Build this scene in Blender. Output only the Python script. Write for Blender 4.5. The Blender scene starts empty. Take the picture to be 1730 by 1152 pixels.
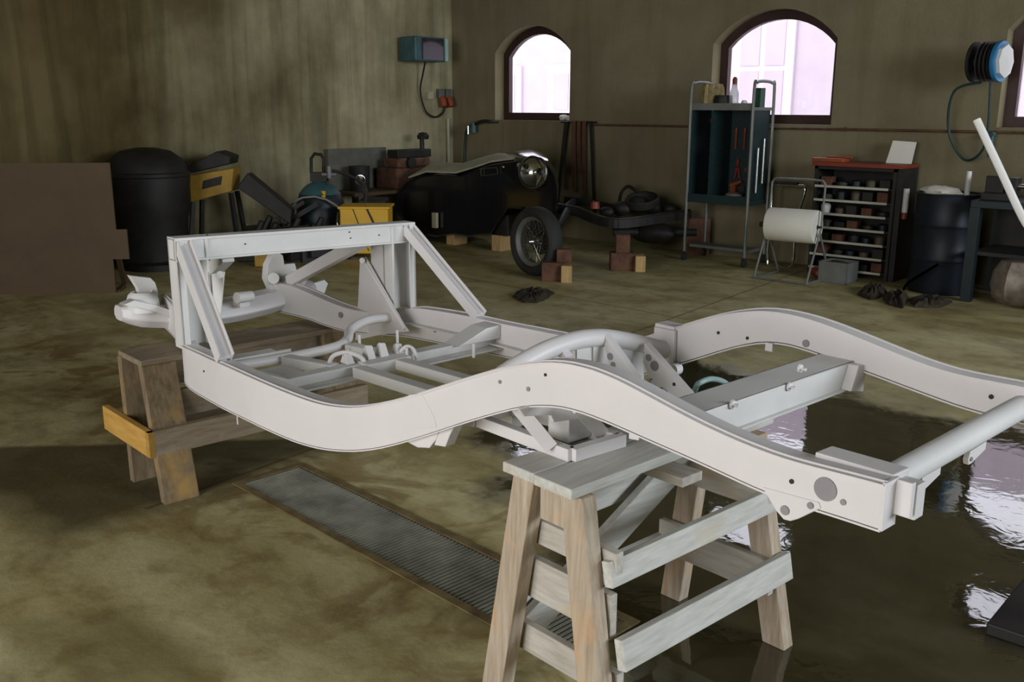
import bpy, bmesh, math, random
import numpy as np
from mathutils import Vector, Matrix
R_ = math.radians
random.seed(7)
S = bpy.context.scene
COL = S.collection

# ------------------------------------------------------------------ camera
FPX, PITCH, ROLL, YAW = 1618.0, 13.7, 0.2, 42.1
cd = bpy.data.cameras.new('camera'); cam = bpy.data.objects.new('camera', cd); COL.objects.link(cam)
cd.sensor_width = 36.0; cd.lens = 36.0 * FPX / 1730.0; cd.clip_start = .05; cd.clip_end = 200
cam.matrix_world = Matrix.Translation((0, 0, 1.6)) @ Matrix.Rotation(R_(YAW), 4, 'Z') @ Matrix.Rotation(R_(90 - PITCH), 4, 'X') @ Matrix.Rotation(R_(ROLL), 4, 'Z')
S.camera = cam
# ------------------------------------------------------------------ world, lights, exposure
w = bpy.data.worlds.new('world'); S.world = w; w.use_nodes = True
w.node_tree.nodes['Background'].inputs[0].default_value = (.93, .93, 1.0, 1)
w.node_tree.nodes['Background'].inputs[1].default_value = 4.2
def area(name, loc, target, sx, sy, power, color):
    l = bpy.data.lights.new(name, 'AREA'); l.shape = 'RECTANGLE'; l.size = sx; l.size_y = sy; l.energy = power; l.color = color
    o = bpy.data.objects.new(name, l); COL.objects.link(o); o.location = loc
    o.rotation_euler = (Vector(target) - Vector(loc)).to_track_quat('-Z', 'Y').to_euler()
    return o
area('gate_daylight', (-1.6, -4.98, 1.96), (-1.6, 5, 1.96), 5.0, 3.85, 215, (1.0, .95, .88))
area('side_window_fill', (5.98, 5.0, 2.8), (-3, 5.0, 1.6), 5.0, 2.2, 430, (.86, .93, 1.0))  # unseen window, moved and widened to brighten the mid floor
# portals: they only help the sky light find the two openings
area('gate_portal', (-1.6, -5.02, 1.96), (-1.6, 5, 1.96), 5.0, 3.9, 1, (1, 1, 1)).data.cycles.is_portal = True
area('side_window_portal', (6.02, 5.0, 2.8), (-3, 5.0, 2.8), 5.0, 2.2, 1, (1, 1, 1)).data.cycles.is_portal = True
S.view_settings.view_transform = 'Standard'; S.view_settings.look = 'None'
S.view_settings.exposure = 0.0; S.view_settings.gamma = 1.0; S.view_settings.use_curve_mapping = False
S.cycles.use_denoising = True; S.cycles.max_bounces = 8; S.cycles.sample_clamp_indirect = 6; S.cycles.caustics_reflective = False; S.cycles.caustics_refractive = False

# ------------------------------------------------------------------ frames: room axes and the car chassis axes
M3 = cam.matrix_world.to_3x3(); RI, UP, FW = M3.col[0].copy(), M3.col[1].copy(), -M3.col[2]
CAM = Vector((0, 0, 1.6))
def ray(x, y): return FW + RI * ((x - 865) / FPX) - UP * ((y - 576) / FPX)
def onplane(x, y, n, d):
    r = ray(x, y); n = Vector(n); return CAM + r * ((d - n.dot(CAM)) / n.dot(r))
def gz(x, y, z=0.0): return onplane(x, y, (0, 0, 1), z)
def gy(x, y, Y): return onplane(x, y, (0, 1, 0), Y)
def gx(x, y, X): return onplane(x, y, (1, 0, 0), X)
tc = R_(5.5)
LA = Vector((math.cos(tc), -math.sin(tc), 0)); CA = Vector((math.sin(tc), math.cos(tc), 0)); ZA = Vector((0, 0, 1))
V0 = 2.03
def CH(u, s, z=0.0): return LA * u + CA * (V0 + s) + ZA * z
def hu(x, y, u): return onplane(x, y, LA, u)
def hs(x, y, s): return onplane(x, y, CA, V0 + s)

# ------------------------------------------------------------------ materials
def newmat(name):
    m = bpy.data.materials.new(name); m.use_nodes = True
    return m, m.node_tree.nodes, m.node_tree.links, m.node_tree.nodes['Principled BSDF']
def mat(name, c, rough=.6, metal=0.0, var=.12, scale=6, bump=0.0, stretch=(1, 1, 1), c2=None, coat=0, spec=.5, dirt=.5):
    m, N, L, B = newmat(name)
    B.inputs['Roughness'].default_value = rough; B.inputs['Metallic'].default_value = metal
    B.inputs['Specular IOR Level'].default_value = spec; B.inputs['Coat Weight'].default_value = coat
    tcn = N.new('ShaderNodeTexCoord'); mp = N.new('ShaderNodeMapping'); mp.inputs['Scale'].default_value = stretch
    L.new(tcn.outputs['Object'], mp.inputs[0])
    nz = N.new('ShaderNodeTexNoise'); nz.inputs['Scale'].default_value = scale; nz.inputs['Detail'].default_value = 6; nz.inputs['Roughness'].default_value = .6
    L.new(mp.outputs[0], nz.inputs[0])
    rp = N.new('ShaderNodeValToRGB'); rp.color_ramp.elements[0].position = .3 + (dirt - .5) * .4; rp.color_ramp.elements[1].position = .72
    a = c2 if c2 else tuple(v * (1 - var * 2) for v in c)
    rp.color_ramp.elements[0].color = (*a, 1); rp.color_ramp.elements[1].color = (*[min(1, v * (1 + var * .4)) for v in c], 1)
    L.new(nz.outputs[0], rp.inputs[0]); L.new(rp.outputs[0], B.inputs['Base Color'])
    if bump:
        bp = N.new('ShaderNodeBump'); bp.inputs['Strength'].default_value = bump; bp.inputs['Distance'].default_value = .01
        L.new(nz.outputs[0], bp.inputs['Height']); L.new(bp.outputs[0], B.inputs['Normal'])
    return m
def wood(name, c, c2, c3, axis, amt=.5):
    m, N, L, B = newmat(name); B.inputs['Roughness'].default_value = .85; B.inputs['Specular IOR Level'].default_value = .2
    t = N.new('ShaderNodeTexCoord')
    st = [28, 28, 28]; st[axis] = 2.0
    mp = N.new('ShaderNodeMapping'); mp.inputs['Scale'].default_value = st; mp.inputs['Rotation'].default_value = (0, 0, tc); L.new(t.outputs['Object'], mp.inputs[0])
    n1 = N.new('ShaderNodeTexNoise'); n1.inputs['Scale'].default_value = 1.9; n1.inputs['Detail'].default_value = 8; n1.inputs['Roughness'].default_value = .65; L.new(mp.outputs[0], n1.inputs[0])
    n2 = N.new('ShaderNodeTexNoise'); n2.inputs['Scale'].default_value = 5.5; n2.inputs['Detail'].default_value = 4; L.new(t.outputs['Object'], n2.inputs[0])
    r1 = N.new('ShaderNodeValToRGB'); r1.color_ramp.elements[0].position = .32; r1.color_ramp.elements[1].position = .7
    r1.color_ramp.elements[0].color = (*c2, 1); r1.color_ramp.elements[1].color = (*c, 1); L.new(n1.outputs[0], r1.inputs[0])
    r2 = N.new('ShaderNodeValToRGB'); r2.color_ramp.elements[0].position = amt; r2.color_ramp.elements[1].position = amt + .17; L.new(n2.outputs[0], r2.inputs[0])
    mx = N.new('ShaderNodeMix'); mx.data_type = 'RGBA'; L.new(r2.outputs[0], mx.inputs[0]); L.new(r1.outputs[0], mx.inputs[6]); mx.inputs[7].default_value = (*c3, 1)
    L.new(mx.outputs[2], B.inputs['Base Color'])
    bp = N.new('ShaderNodeBump'); bp.inputs['Strength'].default_value = .25; bp.inputs['Distance'].default_value = .004
    L.new(n1.outputs[0], bp.inputs['Height']); L.new(bp.outputs[0], B.inputs['Normal'])
    return m
PRIMER = mat('white_primer_paint', (.74, .72, .715), .42, 0, .04, 3, .03)
PRIMER2 = mat('white_primer_dusty', (.71, .71, .69), .5, 0, .06, 4, .03)
HOLE = mat('hole_shade', (.30, .29, .30), .8, 0, .1)
HOLED = mat('hole_dark', (.03, .03, .03), .8, 0, .1)
WV = wood('worn_timber_upright', (.55, .48, .38), (.34, .26, .18), (.60, .38, .20), 2, .54)
WH = wood('painted_timber_long', (.64, .65, .61), (.45, .44, .39), (.54, .46, .34), 1, .58)
WX = wood('painted_timber_short', (.58, .56, .50), (.40, .37, .31), (.52, .38, .22), 0, .55)
OV = wood('dark_timber_upright', (.28, .22, .14), (.15, .11, .06), (.42, .27, .10), 2, .55)
OH = wood('dark_timber_long', (.33, .27, .19), (.19, .15, .10), (.38, .34, .28), 1, .55)
OX = wood('orange_timber', (.66, .40, .11), (.50, .28, .06), (.58, .40, .16), 0, .6)
BLOCKW = wood('pale_block_timber', (.55, .38, .18), (.38, .25, .10), (.30, .20, .08), 2, .6)
STEEL = mat('bright_steel', (.55, .56, .55), .28, 1, .1)
CHROME = mat('chrome', (.82, .84, .86), .08, 1, .03)
BLACK = mat('black_paint', (.012, .012, .013), .18, 0, .1, coat=.6)
BLACKM = mat('black_dull_metal', (.022, .021, .018), .6, .2, .3)
RUBBER = mat('black_rubber', (.024, .024, .022), .75, 0, .2)
DARKT = mat('dark_teal_metal', (.008, .018, .020), .5, .1, .2)
TEAL = mat('teal_paint', (.05, .13, .14), .5, 0, .2)
YELLOW = mat('yellow_paint', (.70, .40, .012), .5, 0, .06)
YELLOWD = mat('yellow_worn', (.42, .25, .03), .6, 0, .2)
RED = mat('red_paint', (.24, .035, .015), .5, 0, .15)
ORANGE = mat('orange_red_plastic', (.32, .07, .02), .5, 0, .2)
RUSTY = mat('rusty_metal', (.16, .07, .035), .8, .1, .3, 9, c2=(.05, .025, .015))
BROWN = mat('brown_hardboard', (.085, .052, .02), .7, 0, .12, 3)
PAPER = mat('white_paper', (.78, .76, .66), .8, 0, .03)
WHITEP = mat('white_plastic', (.72, .73, .70), .5, 0, .04)
CREAM = mat('cream_plastic', (.45, .42, .28), .5, 0, .08)
GREYM = mat('grey_metal', (.20, .21, .19), .5, .3, .15)
GREYP = mat('grey_panel_paint', (.14, .14, .11), .7, 0, .2)
BLUE = mat('blue_plastic', (.03, .20, .42), .4, 0, .1)
HOSEB = mat('pale_blue_hose', (.36, .52, .50), .4, 0, .1)
HOSEG = mat('dark_green_hose', (.012, .04, .034), .5, 0, .1)
FRAMEW = mat('dark_red_brown_window_paint', (.045, .018, .014), .5, 0, .2)
CLOTH = mat('dark_rag_cloth', (.05, .038, .022), .95, 0, .4, 14)
LEATHER = mat('brown_strap', (.12, .05, .025), .7, 0, .25)
SACK = mat('pale_sack_plastic', (.32, .28, .22), .5, 0, .25, 9, c2=(.12, .09, .07))
GREENB = mat('green_metal', (.03, .10, .06), .5, .1, .2)

def floor_mat():
    m, N, L, B = newmat('stained_wet_concrete')
    t = N.new('ShaderNodeTexCoord'); O = t.outputs['Object']
    def noise(sc, d=5, r=.6, dist=0, src=None):
        n = N.new('ShaderNodeTexNoise'); n.inputs['Scale'].default_value = sc; n.inputs['Detail'].default_value = d
        n.inputs['Roughness'].default_value = r; n.inputs['Distortion'].default_value = dist; L.new(src or O, n.inputs[0]); return n.outputs[0]
    def math_(op, a, b=None, c=None):
        n = N.new('ShaderNodeMath'); n.operation = op
        for i, v in enumerate((a, b, c)):
            if v is None: continue
            if isinstance(v, (int, float)): n.inputs[i].default_value = v
            else: L.new(v, n.inputs[i])
        return n.outputs[0]
    def ramp(src, p):
        r = N.new('ShaderNodeValToRGB'); e = r.color_ramp.elements
        e[0].position = p[0][0]; e[0].color = (*p[0][1], 1); e[1].position = p[-1][0]; e[1].color = (*p[-1][1], 1)
        for q in p[1:-1]: k = e.new(q[0]); k.color = (*q[1], 1)
        L.new(src, r.inputs[0]); return r.outputs[0]
    def mix(f, a, b, mode='MIX'):
        n = N.new('ShaderNodeMix'); n.data_type = 'RGBA'; n.blend_type = mode
        if isinstance(f, (int, float)): n.inputs[0].default_value = f
        else: L.new(f, n.inputs[0])
        for i, v in ((6, a), (7, b)):
            if isinstance(v, tuple): n.inputs[i].default_value = (*v, 1)
            else: L.new(v, n.inputs[i])
        return n.outputs[2]
    sep = N.new('ShaderNodeSeparateXYZ'); L.new(O, sep.inputs[0]); X, Y = sep.outputs[0], sep.outputs[1]
    mp = N.new('ShaderNodeMapping'); mp.inputs['Scale'].default_value = (.55, 1.5, 1); mp.inputs['Rotation'].default_value = (0, 0, .5); L.new(O, mp.inputs[0])
    n1 = noise(1.3, 6, .62, .6, mp.outputs[0]); n2 = noise(5.5, 6, .65, .3); n3 = noise(24, 4, .6)
    base = ramp(n1, [(.28, (.28, .225, .085)), (.46, (.46, .405, .19)), (.62, (.60, .555, .31)), (.78, (.54, .485, .24))])
    st = ramp(n2, [(.33, (.42, .33, .20)), (.5, (.86, .84, .78)), (.7, (1, 1, 1))])
    base = mix(.6, base, st, 'MULTIPLY')
    fine = ramp(n3, [(.3, (.85, .85, .85)), (.65, (1, 1, 1))]); base = mix(.6, base, fine, 'MULTIPLY')
    # rust-brown stains either side of the drain
    rs = ramp(noise(2.6, 4, .6, 1.5), [(.48, (0, 0, 0)), (.60, (1, 1, 1))])
    # distance across the drain
    dr = math_('ABSOLUTE', math_('ADD', math_('MULTIPLY_ADD', X, .0577, math_('MULTIPLY', Y, .9983)), -2.06 ))
    fo = math_('MINIMUM', math_('MAXIMUM', math_('SUBTRACT', 1.15, math_('MULTIPLY', dr, 1.25)), 0), 1)
    base = mix(math_('MULTIPLY', math_('MULTIPLY', fo, rs), .75), base, (.17, .10, .022))
    bl = ramp(noise(1.0, 3, .5, .3), [(.36, (1, 1, 1)), (.47, (0, 0, 0))])
    base = mix(math_('MULTIPLY', bl, .38), base, (.10, .085, .03))
    # puddle
    pn = noise(1.1, 5, .6, .4)
    pe = math_('MULTIPLY', math_('ADD', pn, -.5), 1.3)
    d1 = math_('ADD', math_('MULTIPLY_ADD', X, .59, math_('MULTIPLY', Y, .81)), -.65)
    d2 = math_('SUBTRACT', 5.1, math_('MULTIPLY_ADD', X, .10, Y))
    d3 = math_('ADD', X, 3.35)
    d = math_('MINIMUM', math_('MINIMUM', d1, d2), d3)
    d = math_('ADD', d, pe)
    wet = ramp(d, [(.0, (0, 0, 0)), (.16, (1, 1, 1))])
    # darker patch by the far trestle, sharp along one side
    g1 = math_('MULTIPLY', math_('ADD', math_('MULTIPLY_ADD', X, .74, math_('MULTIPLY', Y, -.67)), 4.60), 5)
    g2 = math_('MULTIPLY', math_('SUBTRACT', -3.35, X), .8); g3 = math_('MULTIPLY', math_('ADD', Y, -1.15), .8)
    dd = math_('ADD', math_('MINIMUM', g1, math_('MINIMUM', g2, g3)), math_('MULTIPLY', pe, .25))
    dark_patch = ramp(dd, [(0, (0, 0, 0)), (.22, (1, 1, 1))])
    base = mix(math_('MULTIPLY', dark_patch, .82), base, (.045, .036, .014))
    # slab joint across the floor at the head of the drain, and a cast joint near the trestle
    jw = math_('ADD', X, math_('MULTIPLY_ADD', Y, .096, 3.50 - .205 + .09))
    j = math_('LESS_THAN', math_('ABSOLUTE', math_('ADD', jw, math_('MULTIPLY', math_('ADD', n2, -.5), .03))), .011)
    j = math_('MULTIPLY', j, math_('GREATER_THAN', Y, 1.7))
    j2 = math_('LESS_THAN', math_('ABSOLUTE', math_('ADD', math_('MULTIPLY_ADD', X, .0577, math_('MULTIPLY', Y, .9983)), math_('MULTIPLY_ADD', n2, .02, -6.1))), .010)
    base = mix(math_('MULTIPLY', math_('MAXIMUM', j, j2), .6), base, (.05, .036, .015))
    wetcol = mix(.9, base, (.013, .012, .005))
    col = mix(wet, base, wetcol); L.new(col, B.inputs['Base Color'])
    rg = N.new('ShaderNodeMapRange'); L.new(wet, rg.inputs[0]); rg.inputs[3].default_value = .62; rg.inputs[4].default_value = .035
    ir = N.new('ShaderNodeMapRange'); L.new(wet, ir.inputs[0]); ir.inputs[3].default_value = 1.4; ir.inputs[4].default_value = 1.75; L.new(ir.outputs[0], B.inputs['IOR'])
    L.new(rg.outputs[0], B.inputs['Roughness']); B.inputs['Specular IOR Level'].default_value = .5
    # dry surface is rough, water nearly flat with small ripples
    rip = noise(9, 2, .5, 1.2)
    h = math_('MULTIPLY', n3, math_('MULTIPLY_ADD', wet, -.95, 1.0))
    b1 = N.new('ShaderNodeBump'); b1.inputs['Strength'].default_value = .35; b1.inputs['Distance'].default_value = .006; L.new(h, b1.inputs['Height'])
    b2 = N.new('ShaderNodeBump'); b2.inputs['Strength'].default_value = .06; b2.inputs['Distance'].default_value = .012; L.new(rip, b2.inputs['Height']); L.new(b1.outputs[0], b2.inputs['Normal'])
    L.new(b2.outputs[0], B.inputs['Normal'])
    return m
def wall_mat(name, c1, c2, seam, streak=0.0, dark=None):
    m, N, L, B = newmat(name); B.inputs['Roughness'].default_value = .9; B.inputs['Specular IOR Level'].default_value = .15
    t = N.new('ShaderNodeTexCoord'); O = t.outputs['Object']
    a = N.new('ShaderNodeTexNoise'); a.inputs['Scale'].default_value = .9; a.inputs['Detail'].default_value = 7; a.inputs['Roughness'].default_value = .6; L.new(O, a.inputs[0])
    r = N.new('ShaderNodeValToRGB'); r.color_ramp.elements[0].position = .35; r.color_ramp.elements[1].position = .65
    r.color_ramp.elements[0].color = (*c2, 1); r.color_ramp.elements[1].color = (*c1, 1); L.new(a.outputs[0], r.inputs[0])
    mp = N.new('ShaderNodeMapping'); mp.inputs['Scale'].default_value = (4, 4, .35); L.new(O, mp.inputs[0])
    b = N.new('ShaderNodeTexNoise'); b.inputs['Scale'].default_value = 1.6; b.inputs['Detail'].default_value = 5; b.inputs['Distortion'].default_value = .5; L.new(mp.outputs[0], b.inputs[0])
    r2 = N.new('ShaderNodeValToRGB'); r2.color_ramp.elements[0].position = .36; r2.color_ramp.elements[1].position = .56
    k = 1 - streak; r2.color_ramp.elements[0].color = (k, k, k * .95, 1); r2.color_ramp.elements[1].color = (1, 1, 1, 1); L.new(b.outputs[0], r2.inputs[0])
    mx = N.new('ShaderNodeMix'); mx.data_type = 'RGBA'; mx.blend_type = 'MULTIPLY'; mx.inputs[0].default_value = 1
    L.new(r.outputs[0], mx.inputs[6]); L.new(r2.outputs[0], mx.inputs[7]); L.new(mx.outputs[2], B.inputs['Base Color'])
    if dark:   # darker brown on the part of the wall away from the corner, uneven edge
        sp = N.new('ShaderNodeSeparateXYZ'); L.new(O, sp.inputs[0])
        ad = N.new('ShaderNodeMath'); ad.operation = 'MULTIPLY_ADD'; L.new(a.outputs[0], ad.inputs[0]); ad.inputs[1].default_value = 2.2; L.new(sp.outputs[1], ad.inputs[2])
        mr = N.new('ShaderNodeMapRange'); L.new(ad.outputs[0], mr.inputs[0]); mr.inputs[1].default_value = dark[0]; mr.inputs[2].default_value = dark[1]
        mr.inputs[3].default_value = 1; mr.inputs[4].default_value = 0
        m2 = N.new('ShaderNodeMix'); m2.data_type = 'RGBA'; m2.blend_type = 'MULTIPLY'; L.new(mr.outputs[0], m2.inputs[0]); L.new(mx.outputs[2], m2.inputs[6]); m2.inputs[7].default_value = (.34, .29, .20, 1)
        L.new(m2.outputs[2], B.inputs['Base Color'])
    f = N.new('ShaderNodeTexNoise'); f.inputs['Scale'].default_value = 30; f.inputs['Detail'].default_value = 3; L.new(O, f.inputs[0])
    bp = N.new('ShaderNodeBump'); bp.inputs['Strength'].default_value = .4; bp.inputs['Distance'].default_value = .008; L.new(f.outputs[0], bp.inputs['Height']); L.new(bp.outputs[0], B.inputs['Normal'])
    return m
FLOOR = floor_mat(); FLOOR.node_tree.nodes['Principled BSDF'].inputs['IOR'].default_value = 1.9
WALLB = wall_mat('grey_brown_render_wall', (.235, .205, .125), (.17, .148, .085), 0, .10)
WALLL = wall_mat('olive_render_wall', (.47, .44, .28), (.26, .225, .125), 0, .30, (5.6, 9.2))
WALLP = wall_mat('plain_wall', (.10, .09, .065), (.075, .068, .05), 0, .1)
FACADE = mat('pink_facade_render', (.485, .42, .46), .9, 0, .05, 2)
FACW = mat('facade_white_trim', (.54, .50, .55), .8, 0, .02)
GRASSY = mat('tree_green', (.30, .36, .12), .9, 0, .4, 3)
def glass_mat():
    m, N, L, B = newmat('window_glass'); N.remove(B)
    o = N['Material Output']; tr = N.new('ShaderNodeBsdfTransparent'); tr.inputs[0].default_value = (.95, .95, .97, 1)
    gl = N.new('ShaderNodeBsdfGlossy'); gl.inputs['Roughness'].default_value = .02; mx = N.new('ShaderNodeMixShader'); mx.inputs[0].default_value = .05
    L.new(tr.outputs[0], mx.inputs[1]); L.new(gl.outputs[0], mx.inputs[2]); L.new(mx.outputs[0], o.inputs[0]); return m
GLASS = glass_mat()
def clearm(name, c, a):
    m, N, L, B = newmat(name); B.inputs['Base Color'].default_value = (*c, 1); B.inputs['Alpha'].default_value = a; B.inputs['Roughness'].default_value = .15; return m
CLEAR = clearm('clear_plastic', (.5, .52, .5), .55)

# ------------------------------------------------------------------ mesh builder
class MB:
    def __init__(s): s.v = []; s.f = []; s.sm = []
    def add(s, vs, fs, smooth=False):
        o = len(s.v); s.v += [Vector(v) for v in vs]; s.f += [tuple(i + o for i in f) for f in fs]; s.sm += [smooth] * len(fs); return s
    def hexa(s, p): return s.add(p, [(3, 2, 1, 0), (4, 5, 6, 7), (0, 1, 5, 4), (1, 2, 6, 5), (2, 3, 7, 6), (3, 0, 4, 7)])
    def obox(s, c, ax, ay, az):
        c, ax, ay, az = map(Vector, (c, ax, ay, az))
        return s.hexa([c + ax * i + ay * j + az * k for k in (-1, 1) for i, j in ((-1, -1), (1, -1), (1, 1), (-1, 1))])
    def box(s, x0, x1, y0, y1, z0, z1): return s.obox(((x0 + x1) / 2, (y0 + y1) / 2, (z0 + z1) / 2), ((x1 - x0) / 2, 0, 0), (0, (y1 - y0) / 2, 0), (0, 0, (z1 - z0) / 2))
    def cbox(s, u0, u1, s0, s1, z0, z1): return s.obox(CH((u0 + u1) / 2, (s0 + s1) / 2, (z0 + z1) / 2), LA * ((u1 - u0) / 2), CA * ((s1 - s0) / 2), ZA * ((z1 - z0) / 2))
    def beam(s, p, q, w, h, up=(0, 0, 1)):
        p, q = Vector(p), Vector(q); d = (q - p); t = d.normalized(); side = t.cross(Vector(up)).normalized(); u = side.cross(t).normalized()
        return s.obox((p + q) / 2, d / 2, side * (w / 2), u * (h / 2))
    def tube(s, pts, r, n=10, closed=False, caps=True):
        P = [Vector(p) for p in pts]; m = len(P); rs = r if isinstance(r, (list, tuple)) else [r] * m
        rings = []; nrm = None
        for i in range(m):
            a = P[i - 1] if (i or closed) else P[i]; b = P[(i + 1) % m] if (i < m - 1 or closed) else P[i]
            t = (b - a).normalized()
            if nrm is None:
                nrm = t.cross(ZA) if abs(t.z) < .9 else t.cross(Vector((1, 0, 0)))
            nrm = (nrm - t * nrm.dot(t)).normalized(); bi = t.cross(nrm)
            rings.append([P[i] + (nrm * math.cos(2 * math.pi * k / n) + bi * math.sin(2 * math.pi * k / n)) * rs[i] for k in range(n)])
        vs = [v for g in rings for v in g]; fs = []
        for i in range(m if closed else m - 1):
            j = (i + 1) % m
            for k in range(n): fs.append((i * n + k, i * n + (k + 1) % n, j * n + (k + 1) % n, j * n + k))
        s.add(vs, fs, True)
        if caps and not closed:
            s.add(rings[0], [tuple(range(n))[::-1]]); s.add(rings[-1], [tuple(range(n))])
        return s
    def cyl(s, p, q, r0, r1=None, n=20): return s.tube([p, q], [r0, r0 if r1 is None else r1], n)
    def lathe(s, prof, o, axis=(0, 0, 1), n=28):
        o = Vector(o); a = Vector(axis).normalized(); x = a.cross(Vector((0, 0, 1)) if abs(a.z) < .9 else Vector((1, 0, 0))).normalized(); y = a.cross(x)
        m = len(prof); vs = [o + a * h + (x * math.cos(2 * math.pi * k / n) + y * math.sin(2 * math.pi * k / n)) * max(r, 1e-4) for r, h in prof for k in range(n)]
        fs = [(i * n + k, i * n + (k + 1) % n, (i + 1) * n + (k + 1) % n, (i + 1) * n + k) for i in range(m - 1) for k in range(n)]
        return s.add(vs, fs, True)
    def prism(s, poly, vec):
        P = [Vector(p) for p in poly]; n = len(P); vec = Vector(vec)
        return s.add(P + [p + vec for p in P], [tuple(range(n))[::-1], tuple(range(n, 2 * n))] + [(i, (i + 1) % n, n + (i + 1) % n, n + i) for i in range(n)])
    def loft(s, loops, closed=True, caps=True, smooth=True):
        n = len(loops[0]); vs = [v for l in loops for v in l]; fs = []
        for i in range(len(loops) - 1):
            for k in range(n if closed else n - 1): fs.append((i * n + k, i * n + (k + 1) % n, (i + 1) * n + (k + 1) % n, (i + 1) * n + k))
        s.add(vs, fs, smooth)
        if caps and closed: s.add(loops[0], [tuple(range(n))[::-1]]); s.add(loops[-1], [tuple(range(n))])
        return s
    def sphere(s, c, r, n=14, sc=(1, 1, 1), jit=0, rnd=None):
        vs = []; c = Vector(c); m = n // 2
        for i in range(m + 1):
            th = math.pi * i / m
            for k in range(n):
                ph = 2 * math.pi * k / n; q = 1 + (jit * (rnd.random() - .5) if rnd and 0 < i < m else 0)
                vs.append(c + Vector((math.sin(th) * math.cos(ph) * sc[0], math.sin(th) * math.sin(ph) * sc[1], math.cos(th) * sc[2])) * r * q)
        return s.add(vs, [(i * n + k, (i + 1) * n + k, (i + 1) * n + (k + 1) % n, i * n + (k + 1) % n) for i in range(m) for k in range(n)], True)
    def build(s, name, m, parent=None, bevel=0, origin=None):
        me = bpy.data.meshes.new(name)
        if parent is not None: org = parent['_org'] if '_org' in parent else (0, 0, 0); org = Vector(org)
        else:
            if origin is None:
                xs = [v.x for v in s.v]; ys = [v.y for v in s.v]; zs = [v.z for v in s.v]
                origin = ((min(xs) + max(xs)) / 2, (min(ys) + max(ys)) / 2, min(zs))
            org = Vector(origin)
        me.from_pydata([v - org for v in s.v], [], s.f)
        bm = bmesh.new(); bm.from_mesh(me); bmesh.ops.recalc_face_normals(bm, faces=bm.faces)
        bm.to_mesh(me); bm.free()
        if any(s.sm):
            me.polygons.foreach_set('use_smooth', [True] * len(me.polygons)); me.set_sharp_from_angle(angle=R_(38))
        me.materials.append(m)
        o = bpy.data.objects.new(name, me); COL.objects.link(o)
        if parent is not None: o.parent = parent; o['_org'] = tuple(org)
        else: o.location = org; o['_org'] = tuple(org)
        if bevel:
            b = o.modifiers.new('bevel', 'BEVEL'); b.width = bevel; b.segments = 2; b.limit_method = 'ANGLE'; b.angle_limit = R_(50)
        return o
def tag(o, label, cat, group=None, kind=None):
    o['label'] = label; o['category'] = cat
    if group: o['group'] = group
    if kind: o['kind'] = kind
    return o
def thing(name, loc, label, cat, group=None):
    e = bpy.data.objects.new(name, None); COL.objects.link(e); e.location = loc; e.empty_display_size = .1; e['_org'] = tuple(loc)
    return tag(e, label, cat, group)
def struct(o): o['kind'] = 'structure'; return o
def smooth_path(pts, k=6):
    P = [Vector(p) for p in pts]; out = []
    for i in range(len(P) - 1):
        a = P[max(i - 1, 0)]; b = P[i]; c = P[i + 1]; d = P[min(i + 2, len(P) - 1)]
        for j in range(k):
            t = j / k; out.append(.5 * ((2 * b) + (c - a) * t + (2 * a - 5 * b + 4 * c - d) * t * t + (3 * b - a - 3 * c + d) * t ** 3))
    out.append(P[-1]); return out

# ================================================================== ROOM
XL, XR, YF, YB, ZC = -9.7, 6.0, -5.0, 9.5, 4.6
# drain opening
D0 = Vector((-3.50, 2.12, 0)); D1 = Vector((math.cos(R_(-3.3)), math.sin(R_(-3.3)), 0)); D2 = Vector((-D1.y, D1.x, 0)); DL, DW = 1.9, .29
hole = [D0, D0 + D1 * DL, D0 + D1 * DL + D2 * DW, D0 + D2 * DW]
outer = [Vector((XL - .3, YF - .3, 0)), Vector((XR + .3, YF - .3, 0)), Vector((XR + .3, YB + .4, 0)), Vector((XL - .3, YB + .4, 0))]
fl = MB()
for i in range(4): fl.add([outer[i], outer[(i + 1) % 4], hole[(i + 1) % 4], hole[i]], [(0, 1, 2, 3)])
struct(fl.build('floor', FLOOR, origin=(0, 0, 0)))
pit = MB(); hb = [p - ZA * .25 for p in hole]
for i in range(4): pit.add([hole[i], hole[(i + 1) % 4], hb[(i + 1) % 4], hb[i]], [(0, 1, 2, 3)])
pit.add(hb, [(0, 1, 2, 3)])
struct(pit.build('trim_2', BROWN, origin=(0, 0, 0)))
cl = MB(); cl.box(XL - .3, XR + .3, YF - .3, YB + .4, ZC, ZC + .1); struct(cl.build('ceiling', WALLP))
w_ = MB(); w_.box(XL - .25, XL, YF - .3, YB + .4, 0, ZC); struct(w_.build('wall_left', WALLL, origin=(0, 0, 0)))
# right wall with one window opening, front wall with the gate opening
def wall_holes(name, P0, ax, ln, h, thick, holes, m):
    """wall from P0 along ax, thickness vector, holes = list of outlines in (along, z)"""
    bm = bmesh.new(); edges = []
    def loop(pts):
        vs = [bm.verts.new(P0 + ax * a + ZA * z) for a, z in pts]
        return [bm.edges.new((vs[i], vs[(i + 1) % len(vs)])) for i in range(len(vs))]
    edges += loop([(0, 0), (ln, 0), (ln, h), (0, h)])
    for hl in holes: edges += loop(hl)
    bmesh.ops.triangle_fill(bm, use_beauty=True, use_dissolve=False, edges=edges)
    r = bmesh.ops.extrude_face_region(bm, geom=list(bm.faces))
    bmesh.ops.translate(bm, vec=thick, verts=[g for g in r['geom'] if isinstance(g, bmesh.types.BMVert)])
    bmesh.ops.recalc_face_normals(bm, faces=bm.faces)
    me = bpy.data.meshes.new(name); bm.to_mesh(me); bm.free(); me.materials.append(m)
    o = bpy.data.objects.new(name, me); COL.objects.link(o); return struct(o)
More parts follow.
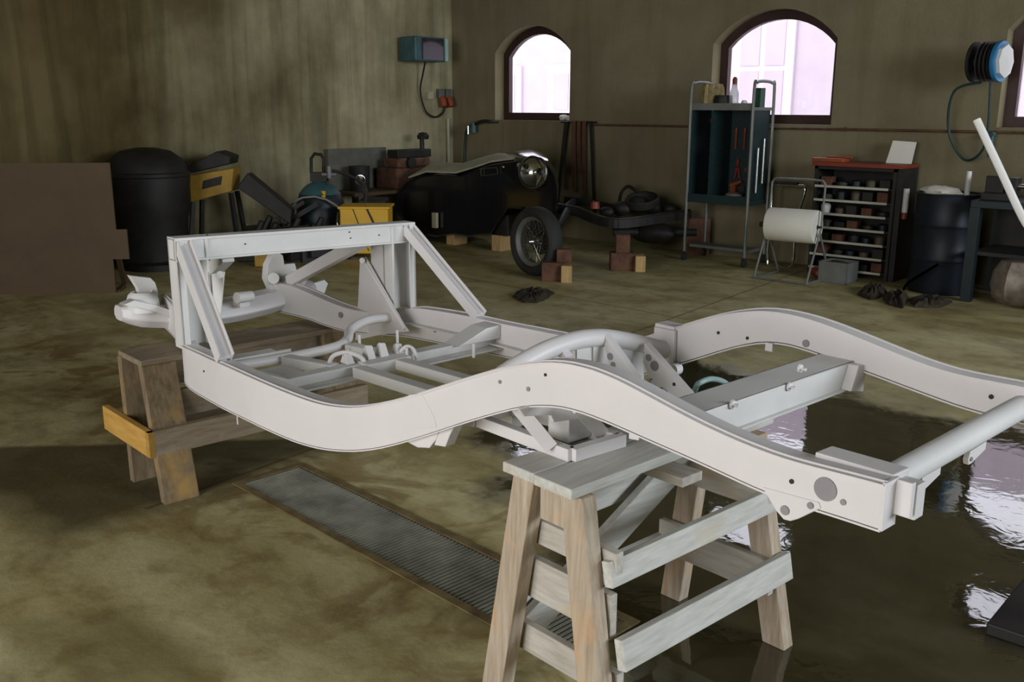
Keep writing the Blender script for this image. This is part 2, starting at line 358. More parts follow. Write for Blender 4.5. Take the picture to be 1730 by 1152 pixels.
def arch(x0, x1, z0, zs, za, n=14):
    c = (x0 + x1) / 2; hw = (x1 - x0) / 2; rise = za - zs; Rr = (hw * hw + rise * rise) / (2 * rise); zc = za - Rr; a0 = math.asin(hw / Rr)
    return [(x0, z0), (x1, z0)] + [(c + Rr * math.sin(a0 - 2 * a0 * i / n), zc + Rr * math.cos(a0 - 2 * a0 * i / n)) for i in range(n + 1)]
WX0 = [(-8.90, -7.64), (-5.66, -4.26), (-2.70, -1.42), (.55, 1.85)]
holes = []
for a, b in WX0:
    holes.append([(x - XL + .3, z) for x, z in arch(a, b, 1.44, 2.28, 2.60)])
    holes.append([(x - XL + .3, z) for x, z in arch(a + .1, b - .1, 3.02, 3.35, 3.58)])
wall_holes('wall_back', Vector((XL - .3, YB, 0)), Vector((1, 0, 0)), XR - XL + .6, ZC, Vector((0, .34, 0)), holes, WALLB)
wall_holes('wall_right', Vector((XR, YF - .3, 0)), Vector((0, 1, 0)), YB - YF + .7, ZC, Vector((.25, 0, 0)), [[(7.8, 1.7), (12.8, 1.7), (12.8, 3.9), (7.8, 3.9)]], WALLP)
wall_holes('wall_front', Vector((XL - .3, YF, 0)), Vector((1, 0, 0)), XR - XL + .6, ZC, Vector((0, -.25, 0)), [[(5.9, .0001), (10.9, .0001), (10.9, 3.9), (5.9, 3.9)]], WALLP)
# window joinery
def window(i, pts, Y, bars=None):
    c = Vector((sum(p[0] for p in pts) / len(pts), 0, sum(p[1] for p in pts) / len(pts)))
    x0, x1 = pts[0][0], pts[1][0]; z0 = pts[0][1]
    zmax = max(p[1] for p in pts); cx, cz = (x0 + x1) / 2, (z0 + zmax) / 2
    t = .095; sx = 1 - 2 * t / (x1 - x0); sz = 1 - 2 * t / (zmax - z0)
    inn = [(cx + (x - cx) * sx, cz + (z - cz) * sz) for x, z in pts]
    n = len(pts); m = MB()
    vs = [Vector((x, Y, z)) for x, z in pts] + [Vector((x, Y, z)) for x, z in inn] + [Vector((x, Y + .07, z)) for x, z in pts] + [Vector((x, Y + .07, z)) for x, z in inn]
    fs = []
    for k in range(n):
        j = (k + 1) % n
        fs += [(k, j, n + j, n + k), (2 * n + k, 3 * n + k, 3 * n + j, 2 * n + j), (n + k, n + j, 3 * n + j, 3 * n + k), (k, 2 * n + k, 2 * n + j, j)]
    m.add(vs, fs); o = struct(m.build('window_%d' % i, FRAMEW)); 
    g = MB(); g.prism([Vector((x, Y + .03, z)) for x, z in inn], (0, .006, 0)); g.build('pane', GLASS, o)
    return o
for i, (a, b) in enumerate(WX0):
    window(i + 1, arch(a, b, 1.44, 2.28, 2.60), YB + .17)
    window(i + 5, arch(a + .1, b - .1, 3.02, 3.35, 3.58), YB + .17)
# pipe rail along back wall, vertical conduit in the corner
m = MB(); m.tube([(-7.3, YB - .03, 1.40), (XR - .1, YB - .03, 1.40)], .012, 8); m.tube([(-7.3, YB - .03, 1.40), (-7.3, YB + .02, 1.40)], .012, 8); m.tube([(-4.1, YB - .03, 1.40), (-4.1, YB + .02, 1.40)], .02, 8)
struct(m.build('trim_1', RUSTY))
m = MB(); m.tube([(XL + .03, YB - .12, 1.45), (XL + .03, YB - .12, .02)], .022, 8); struct(m.build('trim_3', CREAM))
# facade across the street, with its windows, and greenery above
FY = 17.5
fr = thing('building', (-10, FY, 0), 'pink rendered building with white framed windows seen through the arched windows', 'building')
m = MB(); m.box(-30, 12, FY, FY + .4, -1, 5.0); m.build('wall', FACADE, fr)
for x, z, ww, hh in [(-16.2, .6, 1.1, 1.8), (-14.0, .6, 1.1, 1.8), (-11.3, .6, 1.1, 1.8), (-9.3, 1.2, 1.0, 2.3), (-6.7, 1.2, 1.0, 2.3), (-4.0, 1.2, 1, 2.3), (-9.8, 4.4, 1.3, .5), (-7.0, 3.9, 1.3, .9), (-13.4, 4.4, 1.3, .5), (-2.5, 4.4, 1.3, .5)]:
    f = MB(); f.box(x - ww / 2 - .15, x + ww / 2 + .15, FY - .06, FY + .02, z - .15, z + hh + .15); fo = f.build('window', FACW, fr)
    p = MB()
    for sx in (-1, 1):
        for k in range(2): p.box(x + sx * ww * .26 - ww * .2, x + sx * ww * .26 + ww * .2, FY - .075, FY - .055, z + .05 + k * hh / 2, z - .05 + (k + 1) * hh / 2)
    p.build('pane', FACADE, fo)
m = MB(); m.box(-30, 12, YB + .4, FY, -1.2, -1.0); tag(m.build('street', FACW), 'pale street outside between the workshop and the pink building', 'street'); bpy.data.objects['street']['kind'] = 'structure'

# ================================================================== DRAIN GRATE
dg = thing('drain_grate', D0 + D1 * DL / 2, 'long steel floor drain grating with close bars and a rusty rim', 'grate')
m = MB(); e = .035
for a, b in ((D0 - D2 * e * .5, D0 + D1 * DL - D2 * e * .5), (D0 + D2 * (DW + e * .5), D0 + D1 * DL + D2 * (DW + e * .5))): m.beam(a - ZA * .012, b - ZA * .012, e, .032)
for a, b in ((D0 - D1 * e * .5 - D2 * e, D0 - D1 * e * .5 + D2 * (DW + e)), (D0 + D1 * (DL + e * .5) - D2 * e, D0 + D1 * (DL + e * .5) + D2 * (DW + e))): m.beam(a - ZA * .012, b - ZA * .012, e, .032)
m.build('rim', mat('rusty_rim', (.23, .18, .075), .8, .1, .3, 8, c2=(.08, .05, .02)), dg)
GR = mat('grate_steel', (.36, .37, .29), .6, .1, .3, 5)
m = MB(); n = 95
for k in range(n):
    p = D0 + D1 * (DL * (k + .5) / n); m.beam(p - ZA * .012 + D2 * .003, p - ZA * .012 + D2 * (DW - .003), .011, .022)
o = m.build('grating_bars', GR, dg); o['kind'] = 'stuff'

# ================================================================== CAR CHASSIS
ch = thing('car_chassis', CH(-2.2, 0, 0), 'bare white primed car chassis frame with windscreen hoop, resting on two wooden trestles', 'car chassis')
US = [-4.62, -4.25, -3.84, -3.7, -3.57, -3.5, -3.1, -2.7, -2.35, -2.1, -1.85, -1.6, -.6]
WS = [.58, .60, .78, .90, 1.05, 1.12, 1.195, 1.2, 1.16, 1.00, .87, .84, .82]
NT = [(-4.62, .77), (-4.1, .75), (-3.84, .70), (-3.497, .706), (-3.263, .718), (-3.092, .725), (-2.79, .723), (-2.574, .721), (-2.445, .723), (-2.354, .732), (-2.289, .742), (-2.206, .767), (-2.125, .797), (-2.003, .851), (-1.887, .902), (-1.784, .944), (-1.68, .979), (-1.6, .997), (-1.523, 1.003), (-1.428, .998), (-1.321, .977), (-1.221, .955), (-1.113, .936), (-.997, .924), (-.93, .923), (-.866, .926), (-.818, .928), (-.70, .931)]
NB = [(-4.62, .63), (-4.25, .60), (-3.84, .588), (-3.55, .560), (-3.392, .549), (-3.121, .560), (-2.809, .563), (-2.587, .566), (-2.457, .578), (-2.337, .598), (-2.252, .619), (-2.168, .65), (-2.046, .705), (-1.926, .764), (-1.806, .818), (-1.72, .854), (-1.638, .877), (-1.558, .889), (-1.461, .886), (-1.369, .877), (-1.282, .868), (-1.183, .859), (-1.092, .848), (-1.004, .838), (-.95, .835), (-.86, .838), (-.793, .838), (-.70, .838)]
FT = [(-4.62, .77), (-4.1, .752), (-3.9, .71), (-3.737, .675), (-3.6, .672), (-3.438, .718), (-3.228, .727), (-3.055, .73), (-2.853, .732), (-2.55, .745), (-2.3, .76), (-2.1, .815), (-1.941, .883), (-1.827, .931), (-1.71, .979), (-1.601, 1.012), (-1.519, 1.028), (-1.442, 1.030), (-1.346, 1.022), (-1.237, 1.001), (-1.117, .976), (-1.02, .958), (-.929, .952), (-.845, .955), (-.70, .955)]
FB = [(-4.62, .63), (-4.03, .605), (-3.9, .585), (-3.75, .57), (-3.5, .575), (-3.2, .582), (-2.963, .590), (-2.781, .598), (-2.5, .605), (-2.25, .635), (-2.05, .705), (-1.872, .784), (-1.771, .83), (-1.658, .883), (-1.573, .918), (-1.492, .939), (-1.434, .940), (-1.319, .928), (-1.247, .915), (-1.143, .900), (-1.044, .885), (-.921, .868), (-.70, .866)]
def ip(u, T): return float(np.interp(u, [t[0] for t in T], [t[1] for t in T]))
def wsm(u): return sum(float(np.interp(u + d, US, WS)) for d in ((-.12, -.06, 0, .06, .12) if u > -3 else (-.04, -.02, 0, .02, .04))) / 5
def zsm(u, T): return sum(ip(u + d, T) for d in (-.05, -.025, 0, .025, .05)) / 5
UE = -.755
us = list(np.linspace(-4.30, UE, 104))
def side_rail(sg, T, B_):
    m = MB(); th = .052
    L1, L2, L3 = [], [], []
    for u in us:
        so = sg * wsm(u) / 2; si = so - sg * th; zt, zb = zsm(u, T), zsm(u, B_)
        L1.append([CH(u, so, zb + .002), CH(u, so, zt - .003), CH(u, si, zt - .003), CH(u, si, zb + .003)])
        for LL, z in ((L2, zt), (L3, zb)):
            ov = .005 if z > zb + .01 else .0015; a, b = so + sg * ov, si - sg * ov
            LL.append([CH(u, a, z - .004), CH(u, a, z + .0), CH(u, b, z + .0), CH(u, b, z - .004)])
    for LL in (L1, L2, L3): m.loft(LL)
    # raised welded bead along the top outer edge
    m.tube([CH(u, sg * wsm(u) / 2 - sg * .010, zsm(u, T) + .001) for u in us], .0035, 6)
    o = m.build('side_rail', PRIMER, ch); return o
nr = side_rail(-1, NT, NB); frl = side_rail(1, FT, FB)
def disc(P, axis, r, m, name, parent, t=.003, ring=False):
    a = Vector(axis).normalized(); b = MB(); b.cyl(P - a * .002, P + a * t, r, r, 20); return b.build(name, m, parent)
def rail_s(u, sg): return sg * wsm(u) / 2
for (x, y, r, mm) in [(1338, 813, .005, HOLED), (1395, 826, .024, HOLE), (1425, 848, .006, HOLE), (922, 633, .004, HOLED), (893, 657, .006, HOLE), (845, 645, .005, HOLE), (345, 627, .004, HOLED)]:
    s_ = -.42
    for it in range(6):
        P = hs(x, y, s_); s_ = rail_s(P.dot(LA), -1)
    disc(P, -CA, r, mm, 'bolt_hole', nr)
for (x, y, r, mm) in [(1214, 562, .005, HOLED), (1263, 571, .005, HOLED), (1362, 580, .011, HOLE), (1675, 670, .006, HOLED), (575, 532, .014, HOLE), (945, 600, .006, HOLE), (735, 558, .010, HOLE)]:
    s_ = .37
    for it in range(6):
        P = hs(x, y, s_); s_ = rail_s(P.dot(LA), 1) - .052
    disc(P, -CA, r, mm, 'bolt_hole', frl)
# reinforcing gusset plate on the near rail and its hanging brackets
s_ = -.5
def onrail(x, y, off=0):
    s_ = -.5
    for it in range(12):
        P = hs(x, y, s_ - off); s_ = rail_s(P.dot(LA), -1)
    return P
m = MB(); poly = [onrail(x, y) for x, y in [(684, 700), (683, 675), (692, 667), (712, 665), (720, 678), (734, 704), (738, 722), (700, 724)]]
m.prism([p + CA * .004 for p in poly], -CA * .0055); m.build('gusset_plate', PRIMER, nr, .001)
m = MB()
for pl_ in ([(672, 738), (690, 748), (705, 756), (725, 757), (737, 742), (745, 718), (700, 725)], [(745, 722), (733, 752), (752, 755), (760, 735), (770, 715)]):
    m.prism([onrail(x, y, -.02) for x, y in pl_], CA * .035)
m.build('spring_bracket', PRIMER, ch, .002)
# --- windscreen hoop: posts, header, raking braces
UH = -3.50
def pt(u, s, z): return CH(u, s, z)
hoop = MB()
zpn, zpf = 1.118, 1.095
sN, sF = -.555, .560
pw = .128
def post(s_out, sg, ztop, zb):
    m = MB(); si = s_out - sg * pw
    m.cbox(UH - .062, UH - .050, min(s_out, si), max(s_out, si), zb, ztop)            # web
    m.cbox(UH - .062, UH + .012, min(s_out, s_out - sg * .010), max(s_out, s_out - sg * .010), zb, ztop)  # outer flange
    m.cbox(UH - (.16 if sg > 0 else .062), UH + .012, min(si, si + sg * .010), max(si, si + sg * .010), zb - (.03 if sg > 0 else 0), ztop - .01)
    m.cbox(UH + .004, UH + .012, min(s_out, s_out - sg * .032), max(s_out, s_out - sg * .032), zb, ztop)
    return m.build('hoop_post', PRIMER2, ch, .0015)
pN = post(sN, -1, zpn, .69); pF = post(sF, 1, zpf, .70)
m = MB()
za, zb_ = zpn, zpf
def slab(m, u0, u1, s0, s1, z0a, z1a, z0b, z1b):
    m.hexa([CH(u0, s0, z0a), CH(u1, s0, z0a), CH(u1, s1, z0b), CH(u0, s1, z0b), CH(u0, s0, z1a), CH(u1, s0, z1a), CH(u1, s1, z1b), CH(u0, s1, z1b)])
slab(m, UH - .062, UH - .05, sN, sF, za - .085, za, zb_ - .085, zb_)
slab(m, UH - .062, UH + .014, sN, sF, za - .009, za + .002, zb_ - .009, zb_ + .002)
slab(m, UH - .062, UH + .014, sN, sF, za - .088, za - .079, zb_ - .088, zb_ - .079)
slab(m, UH - .01, UH + .004, sN, sF, za - .085, za, zb_ - .085, zb_)
hb_ = m.build('hoop_header', PRIMER2, ch, .0015)
for k, (x, y) in enumerate([(350, 397), (412, 395), (414, 412), (590, 392), (592, 402), (640, 397)]): disc(hu(x, y, UH + .004), LA, .003, HOLED, 'rivet_hole', hb_)
# raking braces to the rails
def brace(sg, s_top, ztop, ub, zb):
    sb = sg * (wsm(ub) / 2 - .026)
    a = CH(UH + .0, s_top, ztop - .03); b = CH(ub, sb, zb)
    m = MB(); d = (b - a).normalized(); side = Vector(CA)
    nrm = d.cross(side).normalized()
    m.obox((a + b) / 2, (b - a) / 2, side * .026, nrm * .006)
    for q in (-1, 1): m.obox((a + b) / 2 + side * (q * .026) , (b - a) / 2, side * .003, nrm * .022)
    m.obox((a + b) / 2 - nrm * .018, (b - a) / 2, side * .010, nrm * .004)
    return m.build('hoop_brace', PRIMER, ch, .001)
brace(-1, sN + .035, zpn + .005, -3.10, .735); brace(1, sF - .03, zpf + .005, -3.055, .735)
# floor gussets with eyed lugs beside each post
def gusset(P, name='side_gusset'):
    m = MB(); m.prism(P, CA * .006); return m
gf = [hs(x, y, .415) for x, y in [(608, 437), (617, 434), (624, 446), (680, 545), (690, 560), (640, 566), (600, 575), (604, 528)]]
m = MB(); m.prism(gf, CA * .006); m.tube([hs(614, 440, .412), hs(684, 556, .412)], .008, 8); m.tube([hs(612, 440, .43), hs(612, 440, .39)], .013, 12); m.build('side_gusset', PRIMER, ch, .001)
gn = [hs(x, y, -.42) for x, y in [(357, 463), (378, 459), (377, 470), (371, 540), (366, 560), (352, 560)]]
m = MB(); m.prism(gn, CA * .006); m.tube([hs(372, 464, -.43), hs(372, 464, -.38)], .014, 12); m.build('side_gusset', PRIMER2, ch, .001)
# diagonal stays from header to front crossmember
m = MB()
a, b = CH(UH - .03, .33, 1.035), CH(-4.20, .315, .76)
m.beam(a, b, .05, .055); m.build('front_stay', PRIMER, ch, .004)
m = MB(); a, b = CH(UH - .03, -.33, 1.03), CH(-4.15, -.24, .76); m.beam(a, b, .05, .055); m.build('front_stay', PRIMER2, ch, .004)
# --- front crossmember: deep swept box with spring towers
loops = []
for s in np.linspace(-.50, .44, 26):
    t = (s + .06) / .56; zb = .588 + .09 * t * t + (.02 if s > .3 else 0); zt = .70 + (.075 if s < 0 else .055) * abs(t) ** 1.5
    uc = -4.27 + .03 * t; k = min(1, .62 + (s + .50) / .16); zm = (zb + zt) / 2; zb = zm + (zb - zm) * k; zt = zm + (zt - zm) * k
    loops.append([CH(uc + .085 * k * a_, s, zm + (zt - zb) / 2 * b_) for a_, b_ in ((-1, -.4), (-.95, .4), (-.6, .95), (.0, 1), (.55, .9), (.9, .35), (1, -.3), (.65, -.9), (0, -1), (-.65, -.9))])
m = MB(); m.loft(loops); m.build('front_crossmember', PRIMER, ch, .004)
def tower(sg, s0):
    m = MB(); c = CH(-4.26, s0, .70)
    m.lathe([(.075, 0), (.07, .05), (.062, .075), (.045, .09), (.045, .07), (.0, .06)], c, (0, 0, 1), 20)
    if sg > 0:   # tall folded horn plate
        m.prism([hu(x, y, -4.30) for x, y in [(442, 470), (444, 446), (452, 430), (462, 424), (470, 430), (472, 445), (492, 462), (500, 480), (480, 490), (452, 492)]], LA * .05)
        m.prism([hu(x, y, -4.42) for x, y in [(478, 446), (495, 444), (498, 455), (520, 480), (545, 472), (551, 478), (545, 495), (515, 490), (490, 470)]], LA * .02)
        m.tube([hu(462, 470, -4.24), hu(462, 470, -4.20)], .028, 14)
    else:
        m.prism([hu(x, y, -4.30) for x, y in [(214, 464), (250, 468), (258, 476), (263, 492), (262, 520), (236, 520), (228, 486)]], LA * .03)
        m.prism([hu(x, y, -4.24) for x, y in [(200, 512), (232, 518), (262, 526), (300, 545), (300, 528), (255, 512), (218, 504)]], LA * .06)
    return m.build('spring_tower', PRIMER2, ch, .002)
tower(-1, -.40); tower(1, .36)
m = MB(); m.cyl(hu(400, 503, -4.1), hu(424, 500, -4.12), .026, .026, 16); o = m.build('steering_boss', PRIMER2, ch); 
m = MB(); m.beam(CH(-4.2, .03, .70), CH(-4.13, .03, .70), .05, .04); m.build('steering_bracket', PRIMER2, ch)
# --- floor crossmembers
zc = .66
p = smooth_path([CH(-3.27, -.52, zc - .005), CH(-3.24, -.28, zc - .005), CH(-3.24, -.05, zc), CH(-3.30, .06, zc + .005), CH(-3.40, .14, zc + .015), CH(-3.46, .24, zc + .025), CH(-3.50, .34, zc + .02), CH(-3.50, .46, zc + .01)])
m = MB(); m.tube(p, .020, 14); m.build('curved_cross_tube', PRIMER, ch)
m = MB()   # flat footwell ledge at the near corner and along the far rail
slab(m, -3.47, -3.30, -.54, -.20, .632, .640, .632, .640); slab(m, -3.31, -3.30, -.54, -.20, .632, .670, .632, .670); m.build('floor_ledge', PRIMER2, ch)
m = MB(); m.loft([[CH(u, wsm(u) / 2 - .05, .640), CH(u, wsm(u) / 2 - .05, .646), CH(u, wsm(u) / 2 - .085, .646), CH(u, wsm(u) / 2 - .085, .640)] for u in np.linspace(-3.5, -2.45, 16)]); m.build('floor_ledge', PRIMER2, ch)
m = MB(); m.loft([[CH(u, -wsm(u) / 2 + .05, .640), CH(u, -wsm(u) / 2 + .05, .646), CH(u, -wsm(u) / 2 + .085, .646), CH(u, -wsm(u) / 2 + .085, .640)] for u in np.linspace(-3.3, -2.45, 16)]); m.build('floor_ledge', PRIMER2, ch)
# main crossmember under the gearbox: hat section with dip ledges and end gussets
m = MB()
m.cbox(-2.985, -2.925, -.545, -.10, .632, .668); m.cbox(-2.985, -2.925, .05, .545, .632, .668)
m.cbox(-2.925, -2.87, -.545, -.10, .625, .633); m.cbox(-2.925, -2.87, .05, .545, .625, .633); m.cbox(-3.02, -2.985, .05, .545, .628, .636)
m.cbox(-2.99, -2.88, -.12, .08, .628, .675)
m.build('gearbox_crossmember', PRIMER2, ch, .003)
m = MB(); m.prism([CH(-2.99, .32, .668), CH(-2.99, .545, .668), CH(-2.99, .545, .725), CH(-2.99, .47, .722)], LA * .10); m.build('end_gusset', PRIMER2, ch, .003)
m = MB(); m.prism([CH(-2.99, -.545, .668), CH(-2.99, -.42, .668), CH(-2.99, -.50, .70), CH(-2.99, -.545, .70)], LA * .08); m.build('end_gusset', PRIMER2, ch, .003)
for s_, h in ((-.155, .035), (-.06, .05), (.0, .05), (.075, .035)):
    m = MB(); m.prism([CH(-2.95, s_ - .018, .672), CH(-2.95, s_ + .018, .672), CH(-2.97, s_ + .014, .672 + h), CH(-2.97, s_ - .012, .672 + h + .004)], LA * .012)
    m.prism([CH(-2.99, s_ - .016, .672), CH(-2.94, s_ - .016, .672), CH(-2.97, s_ - .016, .672 + h)], CA * .008); m.build('gearbox_mount', PRIMER, ch, .002)
m = MB(); m.tube(smooth_path([CH(-3.02, -.20, .665), CH(-3.0, -.19, .70), CH(-2.97, -.15, .71), CH(-2.94, -.11, .69), CH(-2.93, -.10, .66)], 4), .009, 8); m.build('mount_strap', PRIMER, ch)
m = MB(); m.tube(smooth_path([CH(-2.95, .07, .67), CH(-2.93, .09, .70), CH(-2.91, .11, .69), CH(-2.90, .12, .65)], 4), .008, 8); m.build('mount_strap', PRIMER, ch)
for u0, u1, s0, s1, nm in [(-2.90, -2.02, -.15, -.16, 'a'), (-2.90, -2.02, .03, .02, 'b'), (-3.22, -2.98, -.27, -.20, 'c'), (-3.22, -2.98, .02, .05, 'd')]:
    m = MB(); m.beam(CH(u0, s0, .652), CH(u1, s1, .652 + (.03 if u1 > -2.5 else 0)), .052, .04); m.build('tunnel_member', PRIMER2, ch, .004)
m = MB(); m.cbox(-3.20, -3.06, -.40, -.28, .632, .640); m.build('tab_plate', PRIMER2, ch)
for x, y in [(607, 570), (671, 562), (687, 592), (590, 594), (800, 585)]:
    P = gz(x, y, .69); m = MB(); m.cyl(P - ZA * .045, P + ZA * .012, .006, .006, 8); m.build('mounting_stud', PRIMER, ch)
m = MB(); m.cyl(hs(401, 703, -.585) , hs(401, 703, -.585) - ZA * .03, .003, .003, 8); m.build('mounting_stud', PRIMER, ch)
# --- arched cross tube between the rail humps
ap = smooth_path([CH(-1.90, -.40, .85), CH(-1.90, -.30, .890), CH(-1.90, -.17, .922), CH(-1.90, -.05, .933), CH(-1.90, .06, .925), CH(-1.90, .16, .902), CH(-1.90, .28, .866), CH(-1.90, .40, .826)], 6)
m = MB(); m.tube(ap, .028, 18); m.build('arched_cross_tube', PRIMER, ch)
m = MB(); m.cbox(-1.945, -1.86, .375, .39, .78, .905); m.cbox(-1.95, -1.87, .385, .445, .90, .915); m.cyl(CH(-1.85, .36, .78), CH(-1.85, .39, .78), .02, .02, 14); m.build('tube_end_plate', PRIMER, ch, .003)
# differential brackets: plates and drilled arms hanging from the arched tube
def armpx(poly, u0, name, thick=.010, mt=PRIMER):
    m = MB(); m.prism([hu(x, y, u0) for x, y in poly], LA * thick); return m.build(name, mt, ch, .001)
def arm(a, b, w0, w1, name):
    a, b = Vector(a), Vector(b); d = (b - a).normalized(); sd = d.cross(CA).normalized()
    m = MB(); m.prism([a + sd * w0, a - sd * w0, b - sd * w1, b + sd * w1], CA * .006)
    m.obox((a + b) / 2 + sd * ((w0 + w1) / 2), (b - a) / 2, sd * .002, CA * .012)
    return m.build(name, PRIMER, ch, .001)
def armpoly(poly, s0, name, holes=(), slot=None):
    m = MB(); m.prism([hs(x, y, s0) for x, y in poly], CA * .005)
    a, b = hs(*poly[0], s0), hs(*poly[1], s0); m.beam(a + CA * .012, b + CA * .012, .028, .004, up=CA.cross((b - a).normalized()))
    o = m.build(name, PRIMER, ch, .001)
    for x, y, rad, mm in holes: disc(hs(x, y, s0), -CA, rad, mm, 'lightening_hole', o, .002)
    return o
armpoly([(1089, 581), (1164, 667), (1160, 676), (1140, 676), (1122, 655), (1110, 654), (1100, 648), (1086, 612)], .22, 'drilled_arm', [(1139, 649, .0055, HOLED), (1106, 618, .016, HOLE), (1096, 604, .011, HOLE), (1100, 641, .004, HOLE)])
armpoly([(1019, 563), (1074, 640), (1060, 648), (1040, 640), (1030, 622), (1022, 590)], .06, 'drilled_arm', [(1031, 602, .011, HOLE), (1036, 616, .009, HOLE)])
armpoly([(940, 580), (957, 604), (946, 604), (940, 596)], -.12, 'drilled_arm')
m = MB(); m.prism([hu(x, y, -1.895) for x, y in [(972, 588), (996, 584), (996, 625), (972, 625)]], LA * .006); m.prism([hu(x, y, -1.895) for x, y in [(1000, 584), (1046, 584), (1084, 594), (1086, 645), (1000, 645)]], LA * .006); m.build('diff_plate', PRIMER2, ch, .001)
m = MB(); m.cbox(-1.86, -1.80, -.10, .0, .745, .79); m.cbox(-1.80, -1.72, -.25, -.16, .71, .85); m.build('diff_mount_box', PRIMER2, ch, .003)
# --- lower A-frame that sits on the near trestle
ZT = .70
m = MB(); zf = ZT + .018
def H(x, y): return gz(x, y, zf)
q = {'c': H(966, 768), 'r': H(1052, 742), 'l': H(800, 706), 'b': H(880, 690), 'bl': H(755, 735), 'br': H(884, 700)}
for a, b in (('l', 'c'), ('c', 'r')): m.beam(q[a], q[b], .03, .035)
m.beam(H(1046, 742), H(868, 690), .03, .035); m.beam(H(800, 706), H(868, 688), .03, .035)
m.build('lower_frame', PRIMER, ch, .002)
m = MB(); m.beam(H(803, 710) , CH(-2.12, -.43, .72), .035, .03); m.build('radius_link', PRIMER, ch, .002)
def strut(x0, y0, s0, x1, y1, w):
    a = hs(x0, y0, s0); b = gz(x1, y1, zf + .01); m = MB(); m.beam(a, b, w, .010, up=FW); m.build('drop_strut', PRIMER, ch, .001)
strut(872, 684, -.395, 932, 757, .038); strut(978, 688, -.33, 1018, 733, .04)
m = MB(); m.prism([hu(x, y, -1.70) for x, y in [(872, 690), (905, 680), (965, 684), (976, 706), (930, 712), (925, 700), (880, 702)]], LA * .012); m.build('spring_seat', PRIMER, ch, .003)
m = MB(); m.prism([gz(x, y, .80) for x, y in [(1072, 716), (1088, 718), (1080, 745), (1062, 742)]], ZA * .05); m.build('bump_stop_bracket', PRIMER, ch, .003)
# --- channel crossmember behind the humps
m = MB(); m.cbox(-1.345, -1.235, -.375, .385, .925, .931); m.cbox(-1.243, -1.235, -.375, .385, .862, .931); m.cbox(-1.345, -1.337, -.375, .385, .862, .931); m.cbox(-1.245, -1.222, -.375, .385, .858, .864)
m.build('channel_crossmember', PRIMER2, ch, .003)
m = MB(); m.prism([CH(-1.235, .30, .864), CH(-1.235, .37, .85), CH(-1.235, .375, .925), CH(-1.235, .33, .93)], LA * .03);  m.build('end_gusset', PRIMER, ch, .002)
for x, y in [(1237, 683), (1333, 653), (1351, 622)]:
    P = hu(x, y, -1.232); m = MB(); m.lathe([(.012, 0), (.010, .005), (.004, .006), (.004, .018), (0, .018)], P, LA, 12); m.build('stud_boss', PRIMER, ch)
# --- tail tube, end boxes and lugs
m = MB(); m.tube([CH(-.80, -.37, .893), CH(-.80, .375, .905)], .028, 22); m.build('tail_cross_tube', PRIMER2, ch)
for sg in (-1, 1):
    zt = .93 if sg < 0 else .955
    if sg > 0: continue
    m = MB(); m.hexa([CH(-.925, sg * .365, zt - .05), CH(-.76, sg * .365, zt - .05), CH(-.76, sg * .30, zt - .05), CH(-.925, sg * .30, zt - .05), CH(-.925, sg * .365, zt + .004), CH(-.76, sg * .365, zt + .004), CH(-.76, sg * .30, zt + .002), CH(-.925, sg * .30, zt + .002)])
    m.build('end_box', PRIMER, ch, .003)
    m = MB(); m.cbox(UE - .004, UE + .004, sg * .41, sg * .362, zt - .095, zt + .002) if sg > 0 else m.cbox(UE - .004, UE + .004, -.412, -.36, zt - .094, zt + .002)
    m.build('end_cap', PRIMER, ch, .001)
    s0, s1 = sorted((sg * .35, sg * .315))
    m = MB(); m.cbox(UE - .02, UE + .035, s0, s1, zt - .08, zt - .01); m.cbox(UE - .02, UE + .035, min(sg * .372, sg * .358), max(sg * .372, sg * .358), zt - .07, zt - .0) ; m.build('bumper_bracket', PRIMER, ch, .002)
    m = MB(); so = sg * (wsm(-.95) / 2) 
    m.prism([onrail(x, y) - CA * .003 for x, y in [(1289, 822), (1294, 832), (1312, 862), (1325, 877), (1336, 880), (1350, 876), (1388, 858), (1384, 848)]], CA * .010); bp_ = m.build('shackle_plate', PRIMER, ch, .002)
    for x, y, rr0 in ((1328, 861, .010), (1371, 853, .007)): disc(onrail(x, y) - CA * .003, -CA, rr0, HOLE, 'bolt_hole', bp_)
for s in (-.14, .09):
    m = MB(); P = CH(-.80, s, .868)
    m.prism([P + LA * .0 - CA * .035, P + CA * .05 + ZA * .004, P + CA * .05 - ZA * .014, P - CA * .02 - ZA * .03, P - CA * .036 - ZA * .03, P - CA * .042 - ZA * .018], LA * .012); lg = m.build('lug', PRIMER, ch, .001)
    disc(P - CA * .028 - ZA * .018 + LA * .012, LA, .005, HOLE, 'bolt_hole', lg)
m = MB(); P = hs(1300, 586, .36); m.obox(P, LA * .012, CA * .004, ZA * .012); m.build('tab_plate', PRIMER, ch)

# ================================================================== NEAR TRESTLE
nt = thing('trestle', CH(-1.6, -.05, 0), 'pale paint-dusted wooden trestle in the foreground, carrying the humped end of the chassis', 'trestle', 'wooden trestles under the chassis')
TU = -1.615
def leg(parent, u0, s0, z0, u1, s1, z1, wu, ws, mt, bev=.003):
    m = MB()
    m.hexa([CH(u0 + i * wu, s0 + j * ws, z0) for i, j in ((-.5, -.5), (.5, -.5), (.5, .5), (-.5, .5))] + [CH(u1 + i * wu, s1 + j * ws, z1) for i, j in ((-.5, -.5), (.5, -.5), (.5, .5), (-.5, .5))])
    return m.build('leg', mt, parent, bev)
for u0, u1, s0, s1 in ((-1.80, -1.70, -.44, -.41), (-1.40, -1.53, -.44, -.41), (-1.80, -1.70, .36, .33), (-1.40, -1.51, .36, .31)):
    leg(nt, u0, s0, 0, u1, s1, ZT - .028, .078, .05, WV)
